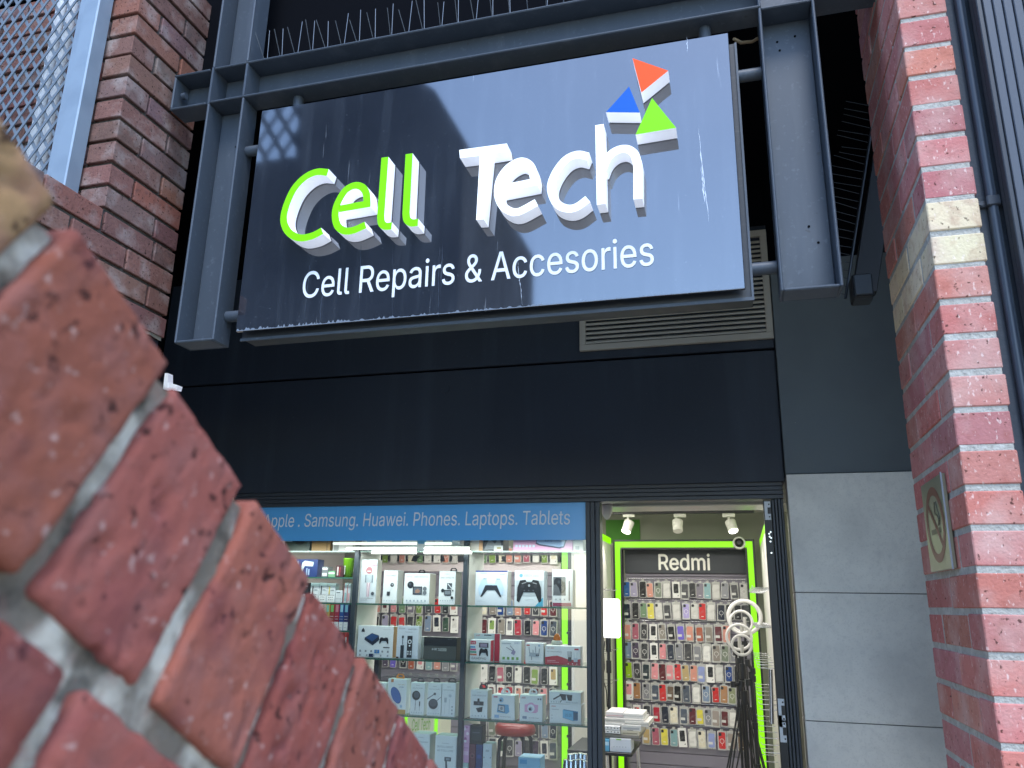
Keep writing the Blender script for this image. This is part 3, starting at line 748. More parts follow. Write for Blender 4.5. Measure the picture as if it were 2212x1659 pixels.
# ------------------------------------------------------------------ lamps of the shop, with added fills
def area(name, x, y, z, sx, sy_, e, parent=None, col_=(1, .95, .97), rot=None):
    l = bpy.data.lights.new(name, 'AREA'); l.shape = 'RECTANGLE'; l.size = sx; l.size_y = sy_; l.energy = e; l.color = col_
    o = bpy.data.objects.new(name, l); COL.objects.link(o); o.location = (x, y, z)
    if rot: o.rotation_euler = rot
    if parent: o.parent = parent
    return o
for i, (lx, ly, ln, e) in enumerate(((-1.6, 5.0, 2.2, 7.5), (-.4, 6.2, 2.4, 10.5), (-2.0, 7.0, 2.0, 7.5))):  # glowing panels and lamps added under the ceiling to light the interior
    t = thing('ceiling_light', ['white ceiling batten light nearest the shop window', 'white ceiling batten light over the middle of the shop', 'white ceiling batten light deep in the shop near the case wall'][i], 'ceiling light', 'ceiling battens')
    MB().box(lx-ln/2, lx+ln/2, ly-.06, ly+.06, zc-.05, zc-.001, LIT, .008).build('diffuser', t)
    area('batten_lamp', lx, ly, zc-.07, ln, .3, e, t)
# slim tubes hung behind the banner
shz_top = W(1100, 1172, Y=4.27).z
for i, (a, b, y) in enumerate(((1055, 2035, 720), (2135, None, 720), (1215, 2032, 777), (2130, None, 772), (1510, 2030, 826), (2125, None, 827))):
    p = W(*Z1(a, y), Y=4.27); q = W(*Z1(b, y), Y=4.27) if b else W(*Z2((530, 742, 770)[i//2], y), Y=4.27)
    MB().tube([(p.x, 4.27, p.z), (q.x, 4.27, p.z)], .0085, mat('tube_lamp', '#ffffff', .5, emit=EM(1.15), emit_rgb='#f4fbea'), 8).build('led_tube', label=('upper', 'upper', 'middle', 'middle', 'lowest', 'lowest')[i]+' slim white lamp tube just below the banner, '+('longer left piece', 'shorter right piece')[i % 2], category='lamp tube', group='slim lamp tubes behind the window')
area('tube_lamp', -1.75, 4.24, shz_top-.035, 1.9, .03, 2.1, None, (.95, 1, .97), (R(22), 0, 0))  # added fill in front of the shelves, brightens the product fronts
# bulkhead beam over the door and track lights
p, q = W(*Z3(355, 285), Y=4.7), W(*Z3(1905, 200), Y=4.7)
bk = thing('roller_box', 'pale metal roller shutter box inside the top of the open doorway', 'shutter box')
MB().box(xm0-.2, xd2+.1, 4.6, 4.85, p.z, p.z+.3, mat('roller_paint', '#b9bab0', .3, metal=.4), .006).build('box_body', bk)
q = W(*Z3(1000, 330), Y=7.4)
tk = thing('light_track', 'thin black lighting track under the shop ceiling above the lime frame', 'track')
MB().box(W(*Z3(360, 330), Y=7.4).x, W(*Z3(1860, 330), Y=7.4).x, 7.38, 7.42, q.z-.005, q.z+.02, BLK, .002).build('track_rail', tk)
TW = mat('track_white', '#d9d8cc', .4)
for i, (mx, cx_, cy_, ex, ey, lit) in enumerate(((530, 535, 420, 500, 520, 1), (1070, 1045, 410, 1050, 515, 0), (1590, 1605, 415, 1640, 515, 1))):
    t = thing('track_spotlight', ['white track spotlight tilted toward the left case wall, lit', 'white track spotlight pointing straight down, unlit', 'white track spotlight tilted to the ring lights, lit'][i], 'spotlight', 'track spotlights')
    a = W(*Z3(mx, 352), Y=7.4); b_ = W(*Z3(cx_, cy_), Y=7.4); c_ = W(*Z3(ex, ey), Y=7.36)
    MB().box(a.x-.055, a.x+.055, 7.385, 7.415, a.z-.015, a.z+.02, TW, .004).build('track_adapter', t)
    MB().tube([(W(*Z3(cx_-15, 360), Y=7.4).x, 7.4, a.z-.01), (W(*Z3(cx_-15, 360), Y=7.4).x, 7.4, b_.z+.02), b_], .011, TW, 8).build('spot_stem', t)
    h = MB(); h.tube([b_, b_+(c_-b_)*.4, b_+(c_-b_)*.41, c_], [.047, .047, .044, .044], TW, 18); h.build('spot_head', t)
    dn = (c_-b_).normalized(); h = MB(); h.tube([c_+dn*.001, c_+dn*.006], .04, LIT if lit else C('#c9c8be'), 18); h.build('lamp_lens', t)
    if lit:
        l = bpy.data.lights.new('spot_lamp', 'SPOT'); l.energy = 2.5; l.spot_size = R(80); l.shadow_soft_size = .04; l.color = (1, .96, .9)
        o = bpy.data.objects.new('spot_lamp', l); COL.objects.link(o); o.location = c_+dn*.02; o.rotation_euler = (-dn).to_track_quat('Z', 'Y').to_euler(); o.parent = t
p, q = W(*Z3(232, 195), Y=4.55), W(*Z3(360, 395), Y=4.55)
an = thing('router_dome', 'white egg shaped device on the ceiling just inside the doorway', 'device')
r_ = (q.x-p.x)/2; hz = p.z-q.z+.02
mb = MB(); mb.lathe(((p.x+q.x)/2, 4.55, q.z), [(.001, 0), (r_*.35, .006), (r_*.7, hz*.18), (r_*.95, hz*.45), (r_, hz*.72), (r_, hz), (.001, hz+.001)], mat('white_device', '#c4c5c4', .35)); mb.lathe(((p.x+q.x)/2, 4.55, q.z+hz*.62), [(r_*1.003, 0), (r_*1.004, .004)], C('#8f908c')); mb.build('device_shell', an)

# ------------------------------------------------------------------ back walls with phone cases
YA = 7.75
fl_ = W(*Z3(385, 1000), Y=YA); fr0, fr1 = W(*Z3(1797, 900), Y=YA).x, W(*Z3(1857, 900), Y=YA).x
lf0, lf1 = W(*Z3(385, 900), Y=YA).x, W(*Z3(440, 900), Y=YA).x
tz0, tz1 = W(*Z3(1100, 690), Y=YA).z, W(*Z3(1100, 628), Y=YA).z
af = thing('lime_frame', 'glowing lime green light frame around the white lettered case wall', 'light frame')
BE = .018
MB().box(lf0, lf1, YA, YA+.02, .1, tz0, LIME).build('light_strip', af)
MB().box(fr0, fr1, YA, YA+.02, .1, tz0, LIME).build('light_strip', af)
MB().box(lf0, fr1, YA, YA+.02, tz0, tz1, LIME).build('light_strip', af)
mb = MB()
for a, b in ((lf0-BE, lf0-.001), (lf1+.001, lf1+BE), (fr0-BE, fr0-.001), (fr1+.001, fr1+BE)): mb.box(a, b, YA-.012, YA+.1, .1, tz0-BE if a > lf0 and a < fr1 else tz1, BLK)
mb.box(lf0-BE, fr1+BE, YA-.012, YA+.1, tz1+.001, tz1+BE, BLK); mb.box(lf1+BE, fr0-BE, YA-.012, YA+.1, tz0-BE, tz0-.001, BLK)
mb.build('frame_trim', af)
al = thing('case_wall', 'lit slat wall alcove with dark lettered header holding rows of phone cases', 'display wall')
SL0, SL1 = lf1+BE, fr0-BE
hz0, hz1 = W(*Z3(1100, 965), Y=YB-.06).z, W(*Z3(1100, 715), Y=YB-.06).z
sw = MB()
z = .12
rowpitch = .105
while z < hz0-.01: sw.box(SL0, SL1, YB-.03, YB, z, min(z+rowpitch-.006, hz0-.004), SLAT, .002); z += rowpitch
sw.box(SL0, SL1, YB-.012, YB+.05, .1, tz0, mat('slat_groove', '#77737c', .6))
sw.build('slat_panel', al)
hb = MB().box(SL0, SL1, YB-.06, YB-.031, hz0, hz1, mat('header_dark', '#2b3136', .5)); hb.build('header_board', al)
a, b = W(*Z3(850, 928), Y=YB-.063), W(*Z3(1392, 928), Y=YB-.063)
MB().text('Redmi', a.x, b.x, a.z, W(*Z3(850, 765), Y=YB-.063).z-a.z, YB-.0625, C('#e9e8dc'), bold=.05).build('header_lettering', al)
MB().box(SL0, SL1, YA+.1, YB-.03, hz1+.01, tz0-.0, WHITE).build('alcove_top', al)
pl = MB().box(SL0-.1, SL1+.2, 6.9, YB, .031, .1, mat('plinth_white', '#e3e1d8', .3), .004); pl.build('white_plinth', label='low white plinth along the foot of the case wall', category='plinth')
MB().box(SL0-.1, SL1+.2, YB-.09, YB-.07, .1, .135, BLK).build('kick_strip', al)
# side partitions with their own lime edge
def partition(name, lab, X, y0, y1, ztop_, thick):
    t = thing(name, lab, 'partition', 'white partitions of the shop')
    MB().box(X, X+thick, y0, y1, .031, ztop_, WHITE).build('panel', t)
    xx = X+thick if thick < 0 else X
    MB().box(min(X, X+thick)-.002, max(X, X+thick)+.002, y0, y1, ztop_, ztop_+.06, LIME).build('light_edge', t)
    return t
pX = lf0-BE-.02
t = partition('side_partition', 'white partition with lime light edge left of the lettered case wall', pX, 5.9, YA, W(*Z3(365, 660), Y=YA).z, -.02)
t2X = fr1+BE+.05
t2 = partition('side_partition', 'white partition with lime light edge behind the open door handle', t2X, 5.2, YA, W(*Z3(1870, 680), Y=YA).z, .02)
hk = MB()
for yy in (5.6, 5.9, 6.2, 6.5, 6.8, 7.1, 7.4):
    for zz_ in (.5, .75, 1.0, 1.25, 1.5, 1.75): hk.tube([(t2X, yy, zz_), (t2X-.12, yy, zz_), (t2X-.13, yy, zz_+.015)], .003, CHROME, 5)
hk.build('wire_hooks', t2)
hk = MB()
for yy in (6.6, 6.9, 7.2):
    for zz_ in (.75, 1.0, 1.25, 1.5, 1.75): hk.tube([(pX, yy, zz_), (pX+.12, yy, zz_), (pX+.13, yy, zz_+.015)], .003, CHROME, 5)
hk.build('wire_hooks', t)

CASEY = YB-.05
def rrect(w_, h_, r, k=3, cx_=0, cz=0):
    out = []
    for sx, sz, a0 in ((1, -1, -90), (1, 1, 0), (-1, 1, 90), (-1, -1, 180)):
        for i in range(k+1):
            a = R(a0+90*i/k); out.append((cx_+sx*(w_/2-r)+r*math.cos(a), cz+sz*(h_/2-r)+r*math.sin(a)))
    return out
def case_mesh(kind):
    mb = MB(); WHT = C('#e4e3dd'); H_, W_ = .168, .079
    mb.tube([(0, .03, H_/2+.012), (0, -.03, H_/2+.012), (0, -.034, H_/2+.018)], .0022, CHROME, 5)
    mb.prism(rrect(.03, .02, .006, 2, 0, H_/2+.01), -.002, .004, CLEAR)
    if kind == 'slim':
        mb.prism(rrect(W_, H_, .013), -.006, .006, CLEAR); mb.prism(rrect(W_-.013, H_-.014, .01, 3, 0, -.001), -.0095, -.0062, CASE)
        mb.prism(rrect(.026, .028, .006, 2, -.018, .055), -.011, -.0096, C('#2a2b2e')); mb.prism(rrect(.024, .006, .001, 1, 0, -.05), -.0105, -.0096, WHT)
    elif kind == 'ring':
        mb.prism(rrect(W_+.006, H_+.006, .006), -.006, .006, CLEAR); mb.prism(rrect(W_-.014, H_-.02, .01), -.0095, -.0062, CASE)
        mb.torus((0, -.0105, -.005), .02, .0022, WHT, 20, 5); mb.box(-.0016, .0016, -.0115, -.0098, -.045, -.029, WHT); mb.prism(rrect(.028, .03, .007, 2, -.016, .055), -.011, -.0096, C('#3a3b3e'))
        for dx, dz in ((-.022, .061), (-.022, .048), (-.010, .055)): mb.tube([(dx, -.0112, dz), (dx, -.0125, dz)], .0055, C('#101113'), 8)
    elif kind == 'boxed':
        mb.box(-W_/2-.003, W_/2+.003, -.009, .01, -H_/2-.004, H_/2+.004, WHT, .001); mb.prism(rrect(.052, .1, .008, 2, 0, .015), -.0105, -.0091, CASE)
        mb.prism(rrect(.02, .022, .005, 2, -.012, .05), -.0115, -.0106, C('#3a3b3e')); mb.poly([(.012, -.066), (.026, -.066), (.026, -.052)], -.0095, C('#2a2a2c'))
    else:   # crumpled clear bag
        random.seed(3); n = 6; vs_ = []; fs = []
        for i in range(n+1):
            for j in range(n+1): vs_.append((-W_/2-.004+(W_+.008)*i/n, -.010+random.uniform(-.004, .004), -H_/2-.006+(H_+.012)*j/n))
        for i in range(n):
            for j in range(n): q = i*(n+1)+j; fs.append((q, q+n+1, q+n+2, q+1))
        mb.prism(rrect(W_-.016, H_-.03, .01, 3, 0, -.006), -.018, -.002, CASE); mb.add(vs_, fs, CLEAR, False)
        mb.box(-.03, .012, -.0195, -.0182, -.045, -.02, C('#cfcec8'))
    o = mb.build('phone_case'); me = o.data; bpy.data.objects.remove(o); return me
CM = {k: case_mesh(k) for k in ('slim', 'ring', 'boxed', 'bag')}
random.seed(11)
PAL = {'blue': '#2f5f9c', 'lavender': '#9d97b0', 'black': '#17181b', 'peach': '#d08f7c', 'sage': '#76806f', 'clear': '#cfcec8', 'charcoal': '#3f4042', 'mauve': '#77717c', 'teal': '#7fa5a8', 'grey': '#85868a',
       'navy': '#1e2738', 'green': '#6d8b67', 'yellow': '#d9cd4c', 'lilac': '#a79cd0', 'red': '#c52c2c', 'rose': '#a8596a', 'cream': '#ddd6bd', 'violet': '#6a5ac0', 'pink': '#dd8f94', 'rust': '#a4563c',
       'maroon': '#5d2127', 'salmon': '#c98a7c', 'purple': '#45394d', 'taupe': '#8a8278', 'lime': '#93b81e', 'dark teal': '#27363b', 'gold': '#b39a66', 'periwinkle': '#8b97c4', 'tan': '#a77a4f', 'slate': '#4a5360',
       'brown': '#6b5644', 'steel': '#7b8ea6', 'olive': '#8f9674', 'crimson': '#ad2338', 'floral': '#9a8f86', 'deep blue': '#1b3f80', 'moss': '#7d9a4a', 'white': '#deddd6', 'dark green': '#35503f'}
PK = {'slim': 'slim pack', 'ring': 'ringed pack', 'boxed': 'card box', 'bag': 'clear bag'}
ORD = ['first', 'second', 'third', 'fourth', 'fifth', 'sixth', 'seventh', 'eighth', 'ninth', 'tenth', 'eleventh', 'twelfth', 'thirteenth', 'fourteenth', 'fifteenth']
def hang_case(x, z, colour, kind, label, group, sx=1, y=CASEY):
    o = bpy.data.objects.new('phone_case', CM[kind]); COL.objects.link(o)
    o.location = (x, y-random.uniform(0, .03), z+random.uniform(-.005, .003)); o.scale = (sx, 1, sx*random.uniform(.97, 1.04)); o.rotation_euler = (R(random.uniform(-2, 3)), R(random.uniform(-3, 3)), R(random.uniform(-9, 9)))
    o.color = lin(PAL[colour]); o['label'] = label; o['category'] = 'phone case'; o['group'] = group
ROWS = [
 (Z3, 1142, [(510, 'blue', 's'), (585, 'lavender', 's'), (680, 'black', 's'), (755, 'peach', 's'), (845, 'sage', 'r'), (935, 'clear', 'b'), (1030, 'black', 'o'), (1125, 'charcoal', 'b'), (1205, 'black', 's'), (1285, 'mauve', 's'), (1365, 'teal', 's'), (1455, 'clear', 'b'), (1550, 'grey', 's'), (1650, 'charcoal', 'b'), (1750, 'clear', 'r')]),
 (Z3, 1365, [(515, 'navy', 'b'), (605, 'black', 's'), (685, 'green', 's'), (763, 'yellow', 's'), (850, 'clear', 's'), (940, 'charcoal', 'b'), (1040, 'clear', 'b'), (1140, 'lilac', 'r'), (1228, 'clear', 's'), (1310, 'red', 's'), (1405, 'clear', 'b'), (1510, 'navy', 'r'), (1600, 'black', 's'), (1685, 'black', 's'), (1768, 'charcoal', 's')]),
 (Z6, 108, [(520, 'salmon', 'b'), (605, 'rose', 's'), (695, 'charcoal', 'r'), (792, 'black', 'o'), (885, 'taupe', 'r'), (985, 'black', 'b'), (1080, 'violet', 'b'), (1180, 'peach', 'b'), (1283, 'rust', 'b'), (1380, 'taupe', 'b'), (1480, 'maroon', 'b'), (1565, 'salmon', 's')]),
 (Z6, 312, [(525, 'steel', 's'), (605, 'purple', 'r'), (698, 'charcoal', 'r'), (800, 'black', 'o'), (890, 'pink', 's'), (975, 'navy', 's'), (1065, 'grey', 's'), (1160, 'charcoal', 's'), (1260, 'grey', 'b'), (1358, 'white', 'b'), (1458, 'taupe', 'r'), (1552, 'sage', 'r'), (1645, 'grey', 'r')]),
 (Z6, 528, [(530, 'lime', 's'), (620, 'charcoal', 'r'), (718, 'dark teal', 'b'), (810, 'pink', 's'), (890, 'maroon', 's'), (970, 'pink', 'b'), (1050, 'red', 's'), (1133, 'gold', 's'), (1218, 'peach', 's'), (1302, 'periwinkle', 'b'), (1395, 'black', 'o'), (1490, 'clear', 'b'), (1592, 'deep blue', 'r'), (1685, 'black', 's')]),
 (Z6, 745, [(535, 'pink', 'o'), (620, 'tan', 's'), (720, 'grey', 'r'), (812, 'slate', 'b'), (893, 'red', 's'), (973, 'brown', 'b'), (1052, 'black', 'b'), (1143, 'slate', 's'), (1248, 'white', 'b'), (1350, 'steel', 'r'), (1450, 'red', 's'), (1540, 'tan', 's'), (1625, 'olive', 'r')]),
 (Z6, 985, [(530, 'grey', 'b'), (620, 'red', 'o'), (722, 'charcoal', 'r'), (828, 'crimson', 'b'), (918, 'navy', 's'), (1010, 'cream', 'r'), (1115, 'slate', 'b'), (1205, 'maroon', 's'), (1287, 'yellow', 'b'), (1373, 'grey', 'r'), (1455, 'floral', 'b'), (1550, 'maroon', 'b'), (1635, 'white', 'b')]),
 (Z6, 1222, [(720, 'gold', 'b'), (820, 'rose', 's'), (912, 'yellow', 's'), (1010, 'teal', 's'), (1100, 'black', 'o'), (1208, 'white', 'b'), (1305, 'cream', 'r'), (1408, 'periwinkle', 'b'), (1518, 'red', 'r'), (1615, 'floral', 'b'), (1725, 'brown', 's')])]
KD = {'s': 'slim', 'r': 'ring', 'o': 'boxed', 'b': 'bag'}
rl = MB()
for ri, (zm, yv, items) in enumerate(ROWS):
    zr = W(*zm(1100, yv), Y=CASEY).z
    rl.tube([(SL0+.01, YB-.036, zr+.1), (SL1-.01, YB-.036, zr+.1)], .004, CHROME, 6)
    for i, (xv, colr, kd) in enumerate(items):
        p = W(*zm(xv, yv), Y=CASEY)
        hang_case(p.x, zr-.002, colr, KD[kd], '%s phone case in %s, %s in the %s row of the lettered wall' % (colr, PK[KD[kd]], ORD[i], ORD[ri]), 'cases on the lettered wall', random.uniform(.84, .93))
rl.build('hanging_rail', al)

# long slat wall seen through the window
WX0, WX1 = W(1043-240, 1300, Y=YB).x, W(1213, 1300, Y=YB).x
lw2 = thing('window_case_wall', 'slat wall of phone cases seen through the window shelves', 'display wall')
sw = MB(); zt2 = W(1100, 1236, Y=YB).z; z = .12
while z < zt2-.02: sw.box(WX0, WX1, YB-.03, YB, z, min(z+rowpitch-.006, zt2), SLAT, .002); z += rowpitch
sw.box(WX0, WX1, YB-.012, YB+.05, .1, zt2, mat('slat_groove')); sw.build('slat_panel', lw2)
h0, h1, h2 = zt2, W(1100, 1214, Y=YB).z, W(1100, 1202, Y=YB).z
MB().box(WX0, WX1, YB-.035, YB+.05, h0+.001, h1, mat('header_pale', '#d9cfcf', .5)).build('pale_header', lw2)
MB().box(WX0, WX1, YB-.06, YB+.05, h1, h2, mat('header_dark')).build('dark_header', lw2)
gb0, gb1 = W(*Z5(1100, 700), Y=YB-.1).x, W(*Z5(1165, 700), Y=YB-.1).x
MB().box(gb0, gb1, YB-.12, YB-.1, .1, W(1220, 1190, Y=YB).z, LIME).build('light_strip', lw2)
MB().box(gb1+.001, gb1+.05, YB-.13, YB, .1, W(1220, 1190, Y=YB).z, BLK).build('black_post', lw2)
BLOCK = []      # photo rectangles taken by boxes in front: cases wholly behind them are left out
def hidden(u, v): return any(a < u-8 and u+8 < c and b < v-15 and v+15 < d for a, b, c, d in BLOCK)
WC = [('left', 815, 18.6, 10, {1312: ['salmon', 'maroon', 'pink', 'green', 'mauve', 'moss', 'charcoal', 'red', 'black', 'salmon'], 1351: ['black', 'lavender', 'red', 'red', 'charcoal', 'moss', 'steel', 'navy', 'dark green', 'clear'], 1436: ['lavender', 'purple', 'violet', 'black', 'rust', 'pink', 'teal', 'salmon', 'grey', 'mauve'], 1200: ['peach', 'moss', 'clear', 'salmon', 'cream', 'green', 'clear', 'white', 'peach', 'clear']}),
      ('right', 1046, 18.7, 9, {1312: ['cream', 'taupe', 'deep blue', 'steel', 'peach', 'red', 'charcoal', 'red', 'maroon'], 1354: ['maroon', 'moss', 'taupe', 'grey', 'crimson', 'black', 'pink', 'deep blue', 'slate'], 1456: ['white', 'black', 'rose', 'black', 'white', 'black', 'moss', 'black', 'gold'], 1499: ['red', 'maroon', 'red', 'crimson', 'peach', 'brown', 'maroon', 'pink', 'black'], 1571: ['charcoal', 'sage', 'clear', 'mauve', 'grey', 'black', 'charcoal', 'steel', 'navy'], 1614: ['mauve', 'charcoal', 'dark green', 'charcoal', 'lavender', 'charcoal', 'purple', 'navy', 'slate'], 1200: ['green', 'moss', 'cream', 'peach', 'salmon', 'rose', 'white', 'moss', 'cream']})]

# ------------------------------------------------------------------ window display unit
YD0, YD1 = 4.34, 4.64
du = thing('window_display', 'white and charcoal display unit with glass shelves standing behind the shop window', 'display unit')
shz = [W(1135, v, Y=YD0).z for v in (1190, 1310, 1434.5, 1560.5)]
UPR = mat('upright_dark', '#2c353d', .45)
def vert(u0, u1, v=1310): return W(u0, v, Y=YD0).x, W(u1, v, Y=YD0).x
ux0, ux1 = vert(760, 769); vx0, vx1 = vert(999, 1008.5)
ztop_u = shz[0]+.25; zbase = W(1135, 1695, Y=YD0).z
for a, b in ((ux0, ux1), (vx0, vx1)):
    MB().box(a, b, YD0-.012, YD0+.02, .05, ztop_u, UPR, .002).build('upright', du)
    MB().box(a+.006, b-.002, YD0+.021, YD1, .05, ztop_u, WHITE).build('side_panel', du)
for (a, b, tag_) in ((-2.95, ux0-.002, 0), (ux1+.002, vx0-.002, 1), (vx1+.002, xm0-.012, 2)):
    zs = shz if tag_ else [shz[0], W(700, 1246.6, Y=YD0).z, W(700, 1301.7, Y=YD0).z, W(725, 1362, Y=YD0).z, W(740, 1420, Y=YD0).z]
    for z in zs:
        mb = MB().box(a, b, YD0, YD1-.005, z-.008, z, GSH); mb.box(a, b, YD0-.0015, YD0-.0002, z-.008, z, GEDGE); mb.build('glass_shelf', du)
MB().box(-2.95, xm0-.012, YD0, YD1, .05, zbase, WHITE).build('base_cabinet', du)
SH = {0: shz[0], 1: shz[1], 2: shz[2], 3: shz[3], 'b': zbase, 'l0': shz[0], 'l1': W(700, 1246.6, Y=YD0).z, 'l2': W(700, 1301.7, Y=YD0).z, 'l3': W(725, 1362, Y=YD0).z, 'l4': W(740, 1420, Y=YD0).z}

PW = '#e4eaec'          # printed white card
def product(label, zm, x0, y0, x1, y1, shelf, dep=.07, base=PW, draws=(), tab=None, side=None, yf=4.37, name='product_box', cat='product box', parent_rest=None, ztop=None, zbot=None, lid=None):
    a, b = W(*zm(x0, (y0+y1)/2), Y=yf), W(*zm(x1, (y0+y1)/2), Y=yf)
    zt_ = W(*zm((x0+x1)/2, y0), Y=yf).z if ztop is None else ztop
    zb2 = SH[shelf]+.0008 if zbot is None else zbot
    u0, v0 = zm(x0, y0); u1, v1 = zm(x1, y1); BLOCK.append((u0, v0, u1, v1))
    w_, h_ = b.x-a.x, zt_-zb2
    mb = MB(); mb.box(0, w_, 0, dep, 0, h_, C(base), .0015)
    if side: mb.add([(w_+.0006, .003, .003), (w_+.0006, dep-.003, .003), (w_+.0006, dep-.003, h_-.003), (w_+.0006, .003, h_-.003)], [(0, 1, 2, 3)], C(side))
    k = 0
    for dr_ in draws:
        k += 1; y = -.0006-.0003*k; t = dr_[0]
        if t == 'r': mb.poly([(dr_[1]*w_, dr_[2]*h_), (dr_[3]*w_, dr_[2]*h_), (dr_[3]*w_, dr_[4]*h_), (dr_[1]*w_, dr_[4]*h_)], y, C(dr_[5]))
        elif t == 'e': mb.poly([(dr_[1]*w_+dr_[3]*w_*math.cos(i*math.pi/10), dr_[2]*h_+dr_[4]*w_*math.sin(i*math.pi/10)) for i in range(20)], y, C(dr_[5]))
        elif t == 'p': mb.poly([(p[0]*w_, p[1]*h_) for p in dr_[1]], y, C(dr_[2]))
        elif t == 'l': # line
            for (p, q) in zip(dr_[1], dr_[1][1:]):
                p = Vector((p[0]*w_, p[1]*h_)); q = Vector((q[0]*w_, q[1]*h_)); n_ = Vector((-(q-p).y, (q-p).x)).normalized()*dr_[2]*w_/2
                mb.poly([tuple(p+n_), tuple(p-n_), tuple(q-n_), tuple(q+n_)], y, C(dr_[3]))
        elif t == 't': mb.text(dr_[1], dr_[2]*w_, dr_[3]*w_, dr_[4]*h_, dr_[5]*h_, y, C(dr_[6]))
        elif t == 'i':  # row of small icons
            for j in range(dr_[1]):
                cx_ = (dr_[2]+(dr_[3]-dr_[2])*j/max(1, dr_[1]-1))*w_; s_ = dr_[5]*w_
                mb.poly([(cx_-s_, dr_[4]*h_-s_), (cx_+s_, dr_[4]*h_-s_), (cx_+s_, dr_[4]*h_+s_), (cx_-s_, dr_[4]*h_+s_)], y, C(dr_[6]))
    o = mb.build(name); o.location = (a.x, yf, zb2); o['label'] = label; o['category'] = cat
    o.rotation_euler = (0, 0, R(random.uniform(-1.0, 1.0)))
    if tab:
        t_x, t_w, t_h, t_c = tab; m = MB(); cxx = t_x*w_; ww = t_w*w_; y_ = dep*.5; tc_ = C(t_c)
        m.prism([(cxx-ww/2, h_), (cxx-ww/2, h_+t_h*.5), (cxx-ww*.3, h_+t_h), (cxx-ww*.28, h_+t_h), (cxx-ww*.28, h_+t_h*.45), (cxx-ww*.28, h_)], y_, y_+.002, tc_)
        m.prism([(cxx+ww/2, h_), (cxx+ww/2, h_+t_h*.5), (cxx+ww*.3, h_+t_h), (cxx+ww*.28, h_+t_h), (cxx+ww*.28, h_+t_h*.45), (cxx+ww*.28, h_)], y_, y_+.002, tc_)
        m.prism([(cxx-ww*.28, h_+t_h*.62), (cxx-ww*.28, h_+t_h), (cxx+ww*.28, h_+t_h), (cxx+ww*.28, h_+t_h*.62), (cxx, h_+t_h*.8)], y_+.0001, y_+.0021, tc_)
        m.prism([(cxx-ww*.28, h_), (cxx-ww*.28, h_+t_h*.3), (cxx+ww*.28, h_+t_h*.3), (cxx+ww*.28, h_)], y_+.0001, y_+.0021, tc_)
        m.build('hang_tab', o)
    return o
DK, GR, MG = '#23262b', '#8d959c', '#a9b3ba'
ICO = lambda y=.1, n=5: ('i', n, .14, .86, y, .028, '#9fb0bb')
DKC = '#2b2f38'
def pad(cx_, cy_, s, col='#17191d', asp=1.0):   # game pad silhouette, s = half width (share of width)
    pts = [(-1, -.75), (-.95, .1), (-.75, .55), (-.3, .6), (-.2, .45), (.2, .45), (.3, .6), (.75, .55), (.95, .1), (1, -.75), (.8, -.85), (.45, -.2), (-.45, -.2), (-.8, -.85)]
    return ('p', [(cx_+p[0]*s, cy_+p[1]*s*asp) for p in pts], col)
# middle bay, top shelf
for i, (a, b) in enumerate(((1360, 1648), (1655, 1948), (1955, 2235))):
    product('grey white carton with blue hexagon badge under the banner, '+['leftmost of the row', 'second of the row', 'third of the row'][i], Z1, a, 600, b, 812, 0, .12, '#bfc6ca', [('r', .02, .0, .98, .03, '#8f989c'), ('p', [(.36, .3), (.64, .3), (.7, .45), (.64, .75), (.36, .75), (.3, .45)], '#4f93bd')], ztop=SH[0]+.14)
product('grey white carton with blue hexagon badge under the banner, last of the row', Z2, 338, 600, 640, 812, 0, .12, '#bfc6ca', [('r', .02, .0, .98, .03, '#8f989c'), ('p', [(.36, .3), (.64, .3), (.7, .45), (.64, .75), (.36, .75), (.3, .45)], '#4f93bd')], ztop=SH[0]+.14)
# middle bay, second shelf
product('tall white microphone box with pink microphone picture', Z1, 1372, 908, 1560, 1420, 1, .07, '#d3dce2', [('r', .62, .86, .98, .885, '#c98aa0'), ('e', .52, .75, .2, .2, '#b77f86'), ('r', .4, .72, .64, .74, '#efe4e2'), ('r', .3, .47, .78, .65, '#b9c4cb'), ('r', .3, .47, .36, .65, '#7f8b96'), ('r', .72, .47, .78, .65, '#7f8b96'), ('p', [(.42, .47), (.64, .47), (.6, .14), (.46, .14)], '#e8d9de'), ('l', [(.45, .46), (.48, .15)], .03, '#a0688a'), ('l', [(.6, .46), (.57, .15)], .03, '#a0688a'), ('e', .82, .22, .1, .1, '#49505a'), ('t', 'WIRELESS MICROPHONE', .1, .85, .1, .022, '#5a6066'), ('t', 'HIFI SPEAKER', .1, .5, .06, .022, '#5a6066')], side='#c9c5bb')
product('white dual camera box with small round camera picture', Z1, 1640, 1035, 1805, 1425, 1, .09, PW, [('t', 'DUAL CAMERA', .18, .88, .82, .04, GR), ('e', .62, .55, .15, .15, '#e9edf0'), ('e', .64, .56, .13, .13, '#3a3f45'), ('e', .66, .57, .06, .06, '#9aa4ac'), ('p', [(.4, .44), (.62, .5), (.56, .4), (.44, .4)], '#e4e8ea'), ('r', .3, .24, .52, .36, '#3a3f45'), ICO(.09)], side='#b6b9b6')
BM = [('t', 'BABY MONITOR', .4, .93, .86, .055, GR), ('t', 'home', .1, .3, .87, .04, GR), ('e', .26, .62, .125, .125, '#20242a'), ('e', .24, .64, .05, .05, '#49525c'), ('r', .36, .31, .72, .57, '#22252a'), ('r', .39, .34, .69, .54, '#5f6873'), ('p', [(.45, .36), (.6, .36), (.66, .43), (.56, .5), (.46, .45)], '#a07f6e'), ('e', .83, .5, .075, .075, '#6f777d'), ('e', .83, .37, .075, .075, '#6f777d'), ICO(.11, 6)]
